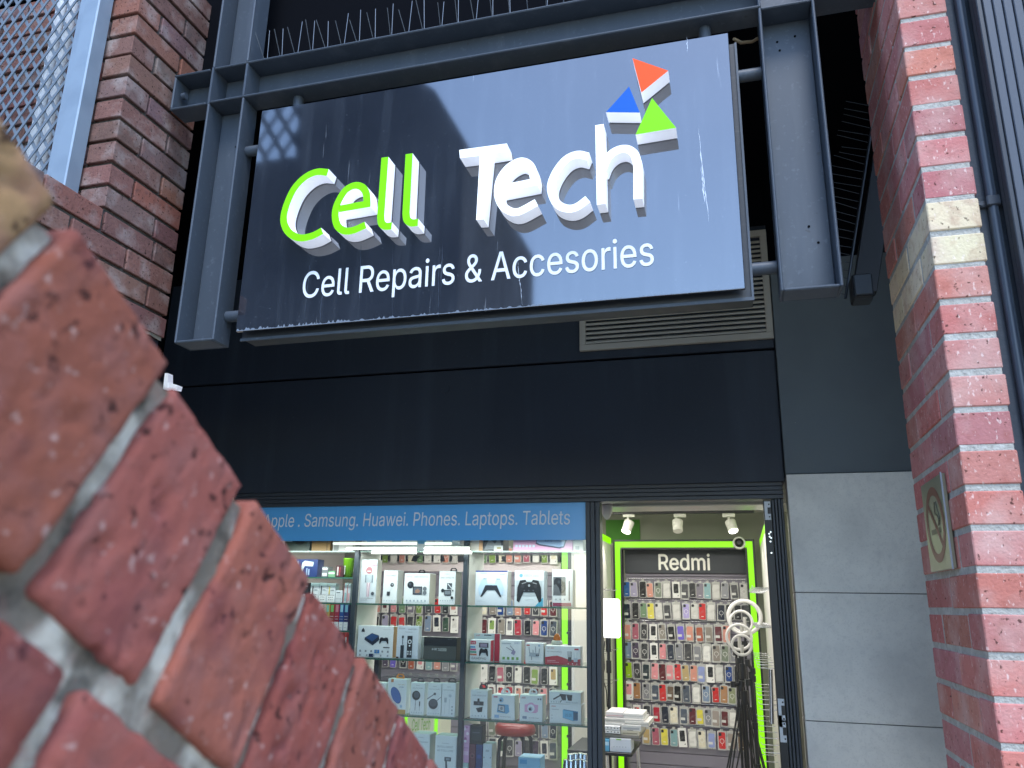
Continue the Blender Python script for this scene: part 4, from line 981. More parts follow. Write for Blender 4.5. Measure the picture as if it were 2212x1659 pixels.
product('wide white baby monitor box with screen and round camera picture', Z1, 1885, 1070, 2185, 1432, 1, .1, PW, BM, tab=(.55, .28, .022, DK), side='#b9b5a8')
product('narrow white baby monitor box beside the middle dark upright', Z2, 383, 1045, 578, 1436, 1, .1, PW, [('t', 'home', .38, .62, .9, .03, GR), ('t', 'BABY MONITOR', .1, .92, .78, .045, GR), ('r', .5, .46, .8, .64, '#4a5058'), ('l', [(.55, .62), (.8, .48)], .05, '#dbe3e8'), ('e', .25, .42, .1, .1, '#2a2e34'), ('r', .34, .27, .76, .44, '#30353b'), ('r', .38, .3, .72, .41, '#7c858d'), ('i', 3, .86, .86, .42, .04, '#4c5258'), ('e', .82, .21, .08, .08, '#2a2e34'), ICO(.12, 6)], tab=(.68, .42, .02, DK), side='#b9b9b2')
# middle bay, third shelf
product('large white box picturing a dark blue set top box and game pad', Z4, 552, 172, 925, 500, 2, .06, PW, [('p', [(.1, .8), (.19, .8), (.19, .86), (.145, .93), (.1, .86)], '#2b3138'), ('p', [(.2, .55), (.44, .38), (.62, .56), (.6, .7), (.4, .77), (.2, .62)], '#182338'), ('p', [(.22, .63), (.42, .5), (.6, .68), (.4, .76)], '#2f4f80'), pad(.75, .56, .13, '#1d2129', 1.1), ('r', .74, .31, .92, .345, '#30343a'), ('r', .5, .14, .64, .25, '#2f7fc4'), ('r', .35, .02, .48, .12, '#1b2a50'), ('i', 6, .1, .88, .2, .025, '#8c949b'), ('i', 5, .1, .88, .07, .022, '#a0a8ae'), ('t', 'Android TV', .72, .92, .88, .03, MG)], side='#b08b5a')
product('white streaming stick box with black remote control picture', Z4, 962, 172, 1188, 508, 2, .05, '#d2dce6', [('t', 'Dcolor', .1, .36, .9, .045, '#4b5360'), ('t', 'androidtv', .52, .94, .88, .045, '#3b424c'), ('t', 'Voice Search', .36, .72, .8, .025, '#5d656e'), ('r', .24, .62, .33, .7, '#3a3f46'), ('r', .27, .42, .3, .62, '#3a3f46'), ('r', .2, .02, .36, .41, '#2c3036'), ('r', .5, .04, .74, .7, '#26292f'), ('e', .62, .52, .09, .09, '#dfe5ea'), ('e', .62, .52, .05, .05, '#26292f'), ('e', .62, .4, .035, .035, '#dfe5ea'), ('i', 2, .56, .68, .22, .035, '#c9d0d6'), ('i', 2, .56, .68, .15, .035, '#c9d0d6'), ('r', .02, .01, .14, .06, '#49392f')])
product('dark grey television box with silver lettering on the glass shelf', Z4, 1245, 292, 1590, 530, 2, .1, '#4b4e4a', [('r', 0, .62, 1, 1, '#17181b'), ('t', 'HK1', .26, .5, .42, .1, '#cdd2d4'), ('r', .5, .4, .7, .52, '#a5aaa6'), ('t', 'RBOX', .51, .69, .42, .08, '#40433f'), ('i', 3, .75, .84, .92, .008, '#7d8288')], side='#5a5550')
product('dull silver carton behind the dark grey television box', Z4, 1190, 285, 1242, 520, 2, .06, '#a7a7a4', [], yf=4.44)
# middle bay, fourth shelf
product('white charger box with orange tab and big blue oval charging pad', Z4, 865, 727, 1062, 1112, 3, .06, PW, [('r', 0, 0, 1, .13, '#c39a52'), ('r', .16, .9, .3, 1, '#c77b4a'), ('p', [(.46+.27*math.cos(a)-.1*math.sin(a), .53+.235*math.sin(a)+.03*-math.cos(a)) for a in [i*math.pi/12 for i in range(24)]], '#1d3a70'), ('p', [(.45+.25*math.cos(a)-.1*math.sin(a), .535+.225*math.sin(a)-.03*math.cos(a)) for a in [i*math.pi/12 for i in range(24)]], '#3b66ad'), ('t', 'Ultra Slim', .55, .9, .83, .025, '#c99a52'), ('t', '15W', .62, .86, .75, .04, '#3f6a9e'), ('e', .76, .22, .07, .07, '#a6c4da')], tab=(.53, .44, .025, '#e08a2e'))
product('white charger box with a round black charger and cable picture', Z4, 1105, 765, 1250, 1128, 3, .06, PW, [('t', 'home', .38, .64, .9, .03, GR), ('t', 'WIRELESS CHARGER', .1, .92, .81, .035, GR), ('e', .42, .6, .3, .3, '#20242a'), ('e', .45, .62, .2, .2, '#4a545e'), ('l', [(.4, .48), (.38, .14)], .03, '#2a2e34'), ('r', .66, .28, .74, .42, '#33383e'), ('l', [(.7, .28), (.7, .14)], .02, '#33383e'), ICO(.08)], tab=(.55, .5, .022, DK))
product('white watch cable box with black puck and plug picture', Z4, 1283, 768, 1428, 1132, 3, .06, PW, [('t', 'home', .38, .64, .88, .03, GR), ('t', 'WATCH CABLE', .1, .92, .79, .035, GR), ('l', [(.0, .5), (.5, .66)], .05, '#4a4f56'), ('r', .45, .63, .62, .7, '#4a4f56'), ('l', [(.7, .46), (1, .58)], .04, '#4a4f56'), ('e', .45, .36, .34, .33, '#3a3e45'), ('e', .45, .39, .28, .22, '#565b63'), ICO(.08)], tab=(.5, .5, .022, DK))
product('white watch cable box with pale cable picture next to the upright', Z4, 1434, 770, 1575, 1138, 3, .06, PW, [('t', 'home', .38, .64, .87, .03, GR), ('t', 'WATCH CABLE', .1, .92, .77, .035, GR), ('e', .62, .62, .17, .17, '#dfe6ea'), ('e', .62, .62, .1, .1, '#bcc8d0'), ('l', [(.58, .52), (.58, .08)], .025, '#b3bfc7'), ('r', .2, .42, .38, .56, '#b0bac0'), ('l', [(.28, .42), (.24, .08)], .02, '#b3bfc7'), ('i', 1, .8, .8, .3, .05, '#98a2aa'), ('i', 1, .8, .8, .2, .05, '#98a2aa'), ('i', 1, .8, .8, .1, .05, '#98a2aa')], tab=(.6, .62, .024, DK))
product('plain white box half hidden by the brick beside the charger with orange tab', Z4, 700, 765, 840, 1105, 3, .06, PW, [('t', 'home', .55, .85, .92, .03, '#4a4f55')])
# middle bay, base
product('white phone holder box with wire hanger and tracking camera picture', Z4, 1115, 1300, 1305, 1690, 'b', .1, PW, [('t', 'home', .36, .64, .9, .025, GR), ('t', 'AUTO TRACKING', .08, .92, .78, .035, GR), ('r', .25, .5, .62, .62, '#2f3a42'), ('r', .34, .53, .56, .6, '#66727a'), ('r', .36, .1, .48, .5, '#46525a'), ('e', .15, .64, .06, .06, '#c4ced4'), ('i', 1, .84, .84, .3, .04, '#9aa5ac'), ('i', 1, .84, .84, .2, .04, '#9aa5ac')], side='#b5b8b4')
product('white phone holder box with large lettering and swivel arm picture', Z4, 1362, 1322, 1590, 1700, 'b', .1, PW, [('t', 'home', .32, .64, .8, .03, GR), ('t', 'INTELLIGENT', .1, .84, .7, .05, GR), ('t', 'AI FOLLOW', .1, .84, .61, .05, GR), ('r', .46, .38, .76, .48, '#36404a'), ('r', .52, .4, .7, .46, '#8b96a0'), ('p', [(.5, .38), (.58, .38), (.62, .12), (.52, .12)], '#46525a'), ('r', .46, .08, .7, .12, '#2e363e')], side='#c4c5bf')
# right bay, top shelf
product('dark camera carton half hidden by the blue banner', Z2, 905, 640, 1140, 805, 0, .12, '#3c3f44', [('p', [(.05, .05), (.3, .5), (.6, .3), (.8, .6), (.95, .1)], '#7d8288'), ('r', .55, 0, 1, .22, '#c9cccb'), ('r', .7, .08, .9, .16, '#9a8f60')], ztop=SH[0]+.14)
product('white and orange carton leaning on the dark camera carton', Z2, 755, 640, 900, 805, 0, .12, '#cfc9bf', [('r', .7, 0, 1, 1, '#c79a72')], ztop=SH[0]+.14)
product('pink tablet carton with pale blue tablet picture under the banner', Z2, 1258, 640, 1955, 805, 0, .1, '#d9a3c6', [('p', [(.38, .28), (.45, .22), (.78, .1), (.86, .14), (.97, .9), (.45, .9)], '#3e4660'), ('p', [(.4, .34), (.45, .28), (.78, .16), (.85, .2), (.95, .95), (.45, .95)], '#9dbbe0'), ('t', 'KIDS', .54, .66, .36, .1, '#3f5aa0'), ('i', 6, .06, .35, .2, .02, '#cfe0f2')], ztop=SH[0]+.14)
product('small white carton in the corner by the mullion under the banner', Z2, 1965, 640, 2085, 805, 0, .1, '#cfcfca', [('r', .2, .05, .6, .2, '#9da0a0')], ztop=SH[0]+.14)
# right bay, second shelf
product('white game controller box with black and white controller picture', Z2, 812, 1040, 1190, 1445, 1, .08, '#d2dce6', [('r', 0, .965, 1, 1, '#2b3f8a'), ('t', 'PlayStation', .16, .38, .9, .03, '#5a6068'), ('t', 'SONY', .76, .95, .885, .035, '#33373d'), ('p', [(.13, .3), (.1, .5), (.2, .74), (.33, .78), (.4, .62), (.6, .62), (.67, .78), (.8, .74), (.9, .5), (.87, .3), (.78, .32), (.66, .5), (.34, .5), (.22, .32)], '#b9d2e8'), ('p', [(.17, .25), (.22, .25), (.38, .44), (.62, .44), (.78, .25), (.83, .25), (.74, .45), (.68, .58), (.32, .58), (.26, .45)], DKC), ('p', [(.36, .76), (.64, .76), (.62, .62), (.38, .62)], '#d6e3ef'), ('r', .24, .755, .36, .77, '#3c4148'), ('r', .66, .755, .78, .77, '#3c4148'), ('t', 'DualSense', .06, .26, .14, .022, MG), ('t', 'Wireless Controller', .06, .34, .1, .022, MG)], tab=(.58, .01, .001, '#cfd6da'), side='#c3c2bb')
o = product('white and clear controller pack with glossy black game pad', Z2, 1275, 1040, 1622, 1455, 1, .08, '#c3cdd4', [('r', .06, .28, .94, .72, '#aeb8bf'), ('r', 0, .72, 1, 1, '#cdd5db'), ('r', 0, 0, 1, .27, '#d0dbe2'), ('t', 'XBOX', .32, .6, .83, .07, '#7aa0b4'), ('t', '360', .62, .82, .83, .07, '#8d979d'), ('e', .22, .865, .06, .06, '#6aa0b8'), ('p', [(.7, 0), (.97, 0), (.97, .26)], '#4fa8c8'), pad(.5, .48, .42, '#131418', 1.05), ('e', .28, .56, .06, .06, '#2c2d33'), ('e', .72, .56, .06, .06, '#2c2d33'), ('l', [(.25, .63), (.4, .67)], .03, '#8b8d93'), ('l', [(.62, .66), (.76, .63)], .03, '#8b8d93'), ('e', .5, .58, .04, .04, '#9aa0a8'), ('i', 3, .34, .64, .44, .02, '#5a5d65'), ('t', 'Wireless Controller', .35, .65, .18, .025, MG)])
product('clear blister pack holding a dark grey game pad, red band below', Z2, 1715, 1025, 1962, 1458, 1, .07, '#c2c6c4', [('r', .03, .03, .97, .82, '#d5d9db'), ('t', 'PS3', .72, .9, .9, .03, GR), ('r', .06, .3, .66, .8, '#5d6064'), ('p', [(.1, .7), (.2, .78), (.42, .76), (.5, .68), (.62, .66), (.66, .5), (.58, .38), (.42, .34), (.34, .5), (.2, .6), (.08, .58)], '#1d1f23'), ('e', .34, .66, .07, .07, '#3b3e44'), ('e', .5, .48, .08, .08, '#3b3e44'), ('r', .74, .12, .92, .8, '#d0d3d5'), ('l', [(.83, .16), (.83, .7)], .06, '#3b3e46'), ('r', .04, .02, .92, .11, '#8a3550'), ('i', 3, .2, .6, .2, .03, '#8d949a')])
# right bay, third shelf
product('white and red phone game pad box with coloured tags', Z5, 135, 316, 350, 550, 2, .06, PW, [('r', .02, .78, .28, .94, '#c22c44'), ('t', 'V8', .06, .24, .81, .09, '#eef1f3'), ('r', .44, .64, .9, .86, '#2b2e36'), ('r', .5, .67, .84, .83, '#9a8fa8'), pad(.67, .46, .22, '#1c1e22', 1.15), ('r', .02, .62, .26, .7, '#5d9cc8'), ('r', .02, .5, .3, .58, '#c4568a'), ('r', .02, .39, .32, .47, '#4fa089'), ('r', .02, .28, .34, .36, '#c47a60'), ('t', 'GAMEPAD', .1, .8, .1, .1, '#23262b')], side='#c03a50')
product('red and white game pad carton standing behind the coloured tag box', Z5, 172, 252, 445, 545, 2, .03, '#cfd6dc', [('r', .8, 0, 1, 1, '#c0384c'), ('t', 'V8', .08, .24, .9, .05, '#c22c44'), ('r', .4, .92, .68, .95, '#2d3036')], yf=4.45)
product('white wireless dongle box with two aerials and green squares', Z5, 455, 322, 672, 560, 2, .07, PW, [('t', 'WiFi', .66, .92, .84, .08, '#7d93b4'), ('r', .06, .84, .5, .88, '#a9b6bf'), ('p', [(.5, .42), (.66, .34), (.74, .5), (.6, .6)], '#9a93b4'), ('l', [(.56, .54), (.28, .68)], .03, '#7c7f88'), ('l', [(.66, .56), (.46, .76)], .03, '#7c7f88'), ('i', 4, .16, .82, .2, .06, '#7fae62'), ('r', .06, .04, .9, .08, '#bcc6cc')], side='#c6c2b8')
product('white signal repeater box with four aerials pictured', Z5, 715, 352, 905, 570, 2, .07, PW, [('r', .06, .86, .24, .92, '#b5483c'), ('e', .76, .88, .05, .05, '#94b8d4'), ('p', [(.2, .36), (.72, .34), (.78, .52), (.24, .54)], '#a9b4bd'), ('l', [(.24, .5), (.2, .8)], .04, '#8f9aa3'), ('l', [(.44, .54), (.42, .66)], .04, '#8f9aa3'), ('l', [(.58, .54), (.56, .84)], .04, '#8f9aa3'), ('l', [(.76, .5), (.78, .74)], .04, '#8f9aa3'), ('i', 2, .62, .72, .42, .035, '#33383e'), ('l', [(.34, .36), (.36, .18)], .04, '#8f9aa3'), ('r', .2, .08, .8, .11, '#bcc6cc')], side='#c2c0b8')
product('wide white router box with red wave and four black aerials', Z5, 922, 382, 1293, 585, 2, .06, PW, [('p', [(0, 0), (1, 0), (1, .34), (.85, .28), (.65, .3), (.5, .4), (.35, .48), (.18, .44), (0, .38)], '#b02236'), ('t', 'PIX-LINK', .06, .25, .84, .06, '#b02236'), ('r', .83, .8, .95, .88, '#b02236'), ('t', 'Wi-Fi Repeater/Router', .06, .48, .66, .05, '#6a7078'), ('r', .65, .2, .75, .42, '#22252a'), ('l', [(.655, .4), (.645, .72)], .012, '#22252a'), ('l', [(.685, .4), (.68, .74)], .012, '#22252a'), ('l', [(.715, .4), (.72, .74)], .012, '#22252a'), ('l', [(.745, .4), (.755, .72)], .012, '#22252a'), ('r', .81, .18, .92, .38, '#b9c6d2'), ('l', [(.83, .36), (.82, .7)], .012, '#b9c6d2'), ('l', [(.9, .36), (.91, .7)], .012, '#b9c6d2'), ('i', 3, .66, .9, .08, .012, '#e8dcdc'), ('r', .06, .12, .4, .15, '#d99aa4'), ('r', .06, .2, .3, .23, '#d99aa4')])
p = W(*Z5(1046, 375), Y=4.52); s_ = .001
fg = MB(); fg.lathe((0, 0, 0), [(.03, 0), (.032, .012), (.026, .02), (.001, .022)], C('#e6e2d6')); fg.lathe((0, 0, .018), [(.018, 0), (.021, .01), (.017, .026), (.008, .038), (.001, .042)], C('#e07a1f'))
fg = fg.build('novelty_lamp', label='small orange topped novelty lamp behind the red wave router box', category='lamp'); fg.location = (p.x, 4.52, SH[2]+.098); 
ped = MB().box(p.x-.05, p.x+.05, 4.46, 4.58, SH[2]+.0008, SH[2]+.0975, C('#b9b5ab'), .002).build('product_box', label='plain pale carton carrying the orange topped lamp', category='product box')
# right bay, fourth shelf
product('white webcam box with black clip webcam picture', Z5, 138, 842, 318, 1155, 3, .09, PW, [('t', 'home', .38, .62, .9, .03, GR), ('t', 'USB WEBCAM', .1, .9, .78, .05, GR), ('r', .42, .58, .54, .7, '#23262b'), ('r', .2, .46, .78, .6, '#2b2e33'), ('e', .5, .53, .06, .06, '#5a5f66'), ('p', [(.34, .36), (.74, .42), (.7, .24), (.46, .22)], '#2b2e33'), ICO(.1)], tab=(.58, .46, .028, DK), side='#bdbab0')
product('white toy camera box picturing a blue camera with screen', Z5, 360, 895, 603, 1170, 3, .09, PW, [('r', .08, .88, .26, .94, '#c7798c'), ('e', .42, .8, .1, .1, '#8fbbd8'), ('e', .4, .78, .04, .04, '#1f2a36'), ('p', [(.24, .3), (.28, .64), (.74, .62), (.78, .34), (.68, .26)], '#6ba5cc'), ('p', [(.29, .36), (.3, .6), (.58, .58), (.58, .3)], '#39424c'), ('p', [(.31, .39), (.32, .57), (.56, .55), (.56, .33)], '#c7d0d6'), ('e', .44, .46, .06, .07, '#8a8f96'), ('r', .14, .08, .34, .2, '#8fb2d8'), ('t', 'CHILDRENS CAMERA', .38, .84, .12, .035, '#5a626a')], tab=(.5, .4, .028, '#d5dbe0'), side='#c6c4ba')
product('white toy camera box picturing a pink camera with round lens', Z5, 655, 898, 893, 1186, 3, .09, PW, [('r', .08, .86, .26, .92, '#c9b4bc'), ('i', 2, .82, .92, .86, .035, '#6f7a84'), ('p', [(.22, .36), (.22, .64), (.36, .66), (.44, .72), (.58, .72), (.64, .66), (.82, .64), (.8, .38), (.7, .33)], '#d5a5c8'), ('e', .5, .5, .16, .16, '#dfe6ee'), ('e', .48, .48, .09, .09, '#9aa9bc'), ('e', .46, .47, .05, .05, '#1d2128'), ('r', .13, .1, .32, .2, '#7d8ea6'), ('t', 'CHILDRENS CAMERA', .38, .86, .13, .035, '#5a626a')], tab=(.5, .38, .028, '#d5dbe0'), side='#c6c4ba')
zsp = W(*Z5(1130, 992), Y=4.37).z
product('white speaker box with blue block clock speaker picture', Z5, 968, 992, 1300, 1200, 3, .1, PW, [('r', .06, .84, .2, .9, '#cfb0ac'), ('p', [(.42, .3), (.44, .74), (.9, .66), (.9, .2), (.74, .16)], '#3f7fa8'), ('p', [(.42, .32), (.42, .7), (.74, .64), (.74, .18)], '#6db6dc'), ('t', '20:30', .5, .7, .38, .14, '#2f4f68'), ('p', [(.76, .2), (.9, .24), (.9, .6), (.76, .62)], '#2f5570'), ('i', 1, .08, .08, .4, .016, MG), ('i', 1, .08, .08, .25, .016, MG), ('r', .06, .7, .3, .73, '#a9b3ba')], side='#c3c2ba', ztop=zsp)
product('flat white box with black sunglasses picture on top of the speaker box', Z5, 962, 862, 1294, 990, 3, .09, PW, [('l', [(.14, .34), (.38, .72)], .04, '#2a2c30'), ('p', [(.34, .78), (.54, .74), (.54, .3), (.42, .3)], '#1d1f23'), ('p', [(.56, .72), (.74, .7), (.72, .28), (.6, .3)], '#25272c'), ('l', [(.34, .78), (.74, .72)], .03, '#1d1f23'), ('l', [(.4, .3), (.36, .12)], .025, '#2a2c30'), ('t', 'SMART GLASSES', .54, .92, .1, .1, GR), ('i', 4, .08, .32, .14, .016, '#b0bac2'), ('t', 'home', .03, .14, .84, .06, MG)], side='#bcbcb4', zbot=zsp+.0008)
# right bay, base
product('pink floral perfume carton on the cabinet beside the upright', Z5, 60, 1215, 130, 1402, 'b', .07, '#d7a9cc', [('e', .3, .8, .2, .2, '#eddbe8'), ('e', .7, .55, .22, .22, '#eddbe8'), ('e', .4, .25, .22, .22, '#a86a98'), ('e', .6, .9, .14, .14, '#b780a8'), ('e', .4, .12, .18, .18, '#f0eef2')], zbot=W(*Z5(95, 1402), Y=4.37).z)
product('pale pink perfume carton under the floral one', Z5, 52, 1406, 124, 1606, 'b', .07, '#cfa0c4', [('r', .1, .75, .9, .8, '#b483ab'), ('r', .1, .4, .9, .6, '#dcbcd6')], zbot=W(*Z5(90, 1606), Y=4.37).z, ztop=W(*Z5(95, 1402), Y=4.37).z-.0008)
product('pale green perfume carton at the foot of the pink stack', Z5, 44, 1610, 116, 1720, 'b', .07, '#a8c4c2', [('r', .1, .6, .9, .75, '#c9d8d6')], ztop=W(*Z5(90, 1606), Y=4.37).z-.0008)
product('gloss black perfume carton on top of the maroon and navy cartons', Z5, 134, 1218, 262, 1404, 'b', .07, '#1b1c1f', [('r', .1, .2, .9, .8, '#2d2f33'), ('r', .2, .6, .8, .65, '#54575c')], zbot=W(*Z5(198, 1410), Y=4.37).z)
zmn = W(*Z5(198, 1410), Y=4.37).z-.0008
product('maroon perfume carton beside the navy carton', Z5, 126, 1414, 193, 1612, 'b', .07, '#5a2b3c', [('e', .5, .66, .34, .34, '#7d4a55'), ('e', .5, .66, .2, .2, '#43202c')], ztop=zmn)
product('navy perfume carton between the maroon and white cartons', Z5, 196, 1414, 264, 1606, 'b', .07, '#22366b', [('e', .5, .65, .3, .3, '#2f4a8a'), ('r', .25, .1, .75, .16, '#7085b8')], ztop=zmn)
product('white product carton with small black marks beside the navy carton', Z5, 270, 1408, 362, 1622, 'b', .09, '#ccd6de', [('r', .3, .78, .7, .84, '#a8b2ba'), ('i', 2, .14, .86, .62, .05, '#3b4047'), ('i', 2, .14, .86, .28, .05, '#3b4047'), ('l', [(.3, .5), (.7, .42)], .04, '#b9c3ca')], side='#bdbcb4')
product('pale blue gadget carton lying under the red stool', Z5, 640, 1552, 868, 1700, 'b', .12, '#7fb2d2', [('r', .08, .72, .4, .9, '#3f8fc0'), ('e', .7, .4, .14, .14, '#40505e'), ('p', [(.05, .1), (.4, .4), (.9, .12)], '#b9d4e4')], yf=4.42)
for i, (x, y) in enumerate(((1140, 1580), (1180, 1520), (1185, 1590), (1235, 1515), (1235, 1580), (1285, 1510), (1285, 1575), (1325, 1520), (1325, 1590))):
    yf = 4.4+(.0 if y > 1550 else .07); p = W(*Z5(x, y), Y=yf)
    mb = MB(); h = max(.05, p.z-zbase); mb.lathe((0, 0, 0), [(.021, 0), (.021, h*.8), (.018, h*.84), (.018, h*.97), (.016, h), (.001, h)], CHROME, 14)
    o = mb.build('steel_flask', label='polished steel flask on the cabinet beside the mullion, '+(('front', 'rear')[i % 2 if i else 0] if False else ORD[i]+' from the lime strip'), category='flask', group='steel flasks'); o.location = (p.x, yf+.02, zbase+.0008)
# left outer bay
product('dark blue glue gun box with white gun picture', Z1, 610, 905, 865, 1115, 'l1', .08, '#1f3468', [('p', [(.2, .1), (.26, .1), (.42, .62), (.8, .6), (.82, .84), (.4, .92), (.3, .8)], '#b9c9d0'), ('r', .5, .1, .56, .5, '#8fa2c0'), ('r', .6, .1, .66, .45, '#8fa2c0'), ('r', .06, .6, .12, .9, '#8fa2c0')])
product('black and silver battery carton next to the glue gun box', Z1, 918, 992, 990, 1112, 'l1', .06, '#6e7478', [('r', .1, .7, .9, .9, '#d4d6d6'), ('r', .1, .1, .9, .4, '#c3c6c8')])
product('green and white battery carton in the middle of the small cartons', Z1, 994, 1042, 1074, 1112, 'l1', .06, '#6f9c78', [('r', .05, .5, .95, .75, '#d4dcd6')])
product('dark red and black battery carton beside the green bucket', Z1, 1086, 978, 1168, 1112, 'l1', .06, '#3f1e24', [('r', .15, .15, .35, .9, '#b9aeac'), ('r', .5, .1, .62, .85, '#963a40')])
p = W(*Z1(1232, 1000), Y=4.42); pt_ = W(*Z1(1232, 895), Y=4.42); r_ = .032
bk_ = MB(); hb_ = pt_.z-SH['l1']; bk_.lathe((0, 0, 0), [(.001, 0), (r_*.85, 0), (r_, hb_*.93), (r_*1.06, hb_*.94), (r_*1.06, hb_), (r_*.96, hb_), (r_*.9, hb_*.8)], C('#79b321')); bk_.prism([(-r_*.9, hb_*.15), (-r_*.1, hb_*.15), (-r_*.1, hb_*.6), (-r_*.9, hb_*.6)], -r_*1.04, -r_*1.03, C('#cfd6cc'))
o = bk_.build('green_bucket', label='bright green plastic bucket by the dark upright', category='bucket'); o.location = (p.x, 4.42, SH['l1']+.0008)
for i, (a, b, t, c_, lab) in enumerate(((782, 880, 1182, '#1c1e22', 'a black pen'), (885, 975, 1182, '#2a2c36', 'a navy pen'), (978, 1076, 1188, '#c9b84e', 'a yellow pen'))):
    product('white vape carton with warning label and %s picture' % lab, Z1, a, t, b, 1410, 'l2', .05, '#cfd6da', [('r', .08, .02, .92, .38, '#e3e6e6'), ('l', [(.08, .38), (.92, .38)], .04, '#33373c'), ('i', 3, .3, .7, .27, .05, '#777c80'), ('i', 3, .3, .7, .15, .05, '#777c80'), ('r', .24, .42, .36, .84, c_), ('r', .5, .62, .86, .66, '#8b9095')])
product('short white vape carton at the end of the warning labelled cartons', Z1, 1078, 1272, 1158, 1410, 'l2', .05, '#cfd6da', [('r', .1, .3, .9, .34, '#9aa0a5'), ('r', .15, .8, .7, .86, '#5a5f64')])
product('black vape carton half behind the near brick', Z1, 640, 1182, 762, 1410, 'l2', .05, '#23252a', [('r', .1, .02, .7, .4, '#d9dcdc'), ('r', .3, .8, .9, .86, '#8b8f94')])
for i, a in enumerate((1176, 1218)): product('clear tube pack with red trim beside the dark upright, '+('slimmer one', 'one touching the upright')[i], Z1, a, 1182+i*8, a+40-i*4, 1412, 'l2', .03, '#c4ccd0', [('r', 0, 0, .15, 1, '#b84a4a'), ('r', .3, .1, .8, .5, '#8fb2b8' if i == 0 else '#d0a0a4')])
for i, (a, b, c_, lab) in enumerate(((215, 257, '#c9a45a', 'tan'), (259, 309, '#a03a30', 'brick red'), (311, 359, '#a8263f', 'crimson'), (361, 407, '#2a4a8f', 'royal blue'), (409, 457, '#322a68', 'indigo'))):
    product(lab+' vape carton with white warning label below', Z4, a, -70, b, 208, 'l3', .05, c_, [('r', .04, 0, .96, .3, '#dfe2e2'), ('i', 3, .3, .7, .2, .05, '#888c90'), ('i', 3, .3, .7, .1, .05, '#888c90'), ('r', .2, .66, .8, .92, ['#8fc0b4', '#7fb86a', '#d27f8f', '#9fc4dc', '#7fb0c8'][i]), ('i', 3, .25, .75, .5, .07, '#d9c9c9'), ('i', 3, .25, .75, .4, .07, '#d9c9c9')])
product('red vape carton with white bar on the lower glass shelf', Z4, 355, 240, 402, 440, 'l4', .05, '#b52f2a', [('r', .35, .1, .65, .8, '#e3e0de')])
product('red vape carton with white bar against the dark upright', Z4, 408, 240, 450, 440, 'l4', .05, '#b52f2a', [('r', .35, .1, .65, .8, '#e3e0de')])
product('brown cardboard carton under the banner by the dark upright', Z1, 800, 640, 1020, 820, 'l0', .12, '#8b6a34', [('r', .8, 0, .86, 1, '#6f5326')], ztop=SH[0]+.14)
product('dark coiled cable carton under the banner at the brick edge', Z1, 480, 640, 780, 820, 'l0', .12, '#39463f', [('r', .0, .4, .3, .6, '#c9cfc9'), ('e', .6, .5, .2, .2, '#1d2522')], ztop=SH[0]+.14)
product('grey white carton beside the brown cardboard carton', Z1, 1050, 640, 1290, 820, 'l0', .12, '#c3c2bd', [('r', .05, 0, .3, 1, '#7d7f7c')], ztop=SH[0]+.14)

# cases of the long wall, leaving out those the boxes hide
for side_, u0, du_, n, rows in WC:
    for vi, v in enumerate(sorted(rows)):
        zr = W(1100, v, Y=CASEY).z
        for i in range(n):
            u = u0+du_*i
            if hidden(u, v): continue
            p = W(u+random.uniform(-.8, .8), v, Y=CASEY); kd = random.choice(['slim', 'slim', 'slim', 'ring', 'bag', 'boxed'])
            hang_case(p.x, zr, rows[v][i], kd, '%s phone case in %s, %s in the %s row behind the %s' % (rows[v][i], PK[kd], ORD[i], ORD[vi], 'middle bay' if side_ == 'left' else 'mullion bay'), 'cases behind the window', random.uniform(.86, .96))

# counter with hand lettering, stool, side shelves
ct = thing('service_counter', 'white counter with lime edge strips and green hand lettering behind the window', 'counter')
YC = 6.3
p, q = W(*Z4(1090, 740), Y=YC), W(*Z4(1372, 740), Y=YC)
MB().box(p.x, q.x, YC, YC+.4, .05, p.z-.02, mat('counter_white', '#dcd9c8', .4), .003).build('counter_body', ct)
for a, b in ((1062, 1088), (1376, 1402)):
    MB().box(W(*Z4(a, 900), Y=YC).x, W(*Z4(b, 900), Y=YC).x, YC-.01, YC+.01, .05, p.z, LIME).build('light_strip', ct)
a, b = W(*Z4(1118, 1290), Y=YC-.004), W(*Z4(1310, 1290), Y=YC-.004)
MB().text('Cell Tech', a.x, b.x, W(*Z4(1200, 1275), Y=YC).z, .085, YC-.003, C('#6fae2c'), shear=.15, slope=.12).build('lettering', ct)
gt = MB().box(W(*Z4(770, 700), Y=YC).x, W(*Z4(1620, 700), Y=YC).x, YC-.25, YC+.5, p.z, p.z+.012, GSH); gt.build('glass_top', ct)
MB().box(W(*Z4(715, 560), Y=YC).x, W(*Z4(785, 560), Y=YC).x, YC-.02, YC+.04, .05, W(*Z4(750, 520), Y=YC).z, BLK).build('dark_post', ct)
st_ = thing('bar_stool', 'round red cushioned stool with black legs behind the window', 'stool')
YT = 5.9; c_ = W(*Z5(608, 1230), Y=YT); r_ = (W(*Z5(815, 1230), Y=YT).x-W(*Z5(402, 1230), Y=YT).x)/2
mb = MB(); mb.lathe((c_.x, YT, c_.z-.045), [(.001, 0), (r_*.95, 0), (r_, .02), (r_*.98, .05), (r_*.85, .07), (.001, .075)], mat('red_vinyl', '#7d2a24', .35), 28); mb.build('seat', st_)
for a in (40, 140, 225, 315):
    t = MB(); ca, sa_ = math.cos(R(a)), math.sin(R(a))
    t.tube([(c_.x+ca*r_*.6, YT+sa_*r_*.6, c_.z-.05), (c_.x+ca*r_*.85, YT+sa_*r_*.85, c_.z-.08), (c_.x+ca*r_*1.15, YT+sa_*r_*1.15, .03)], .014, BLK, 10); t.build('leg', st_)
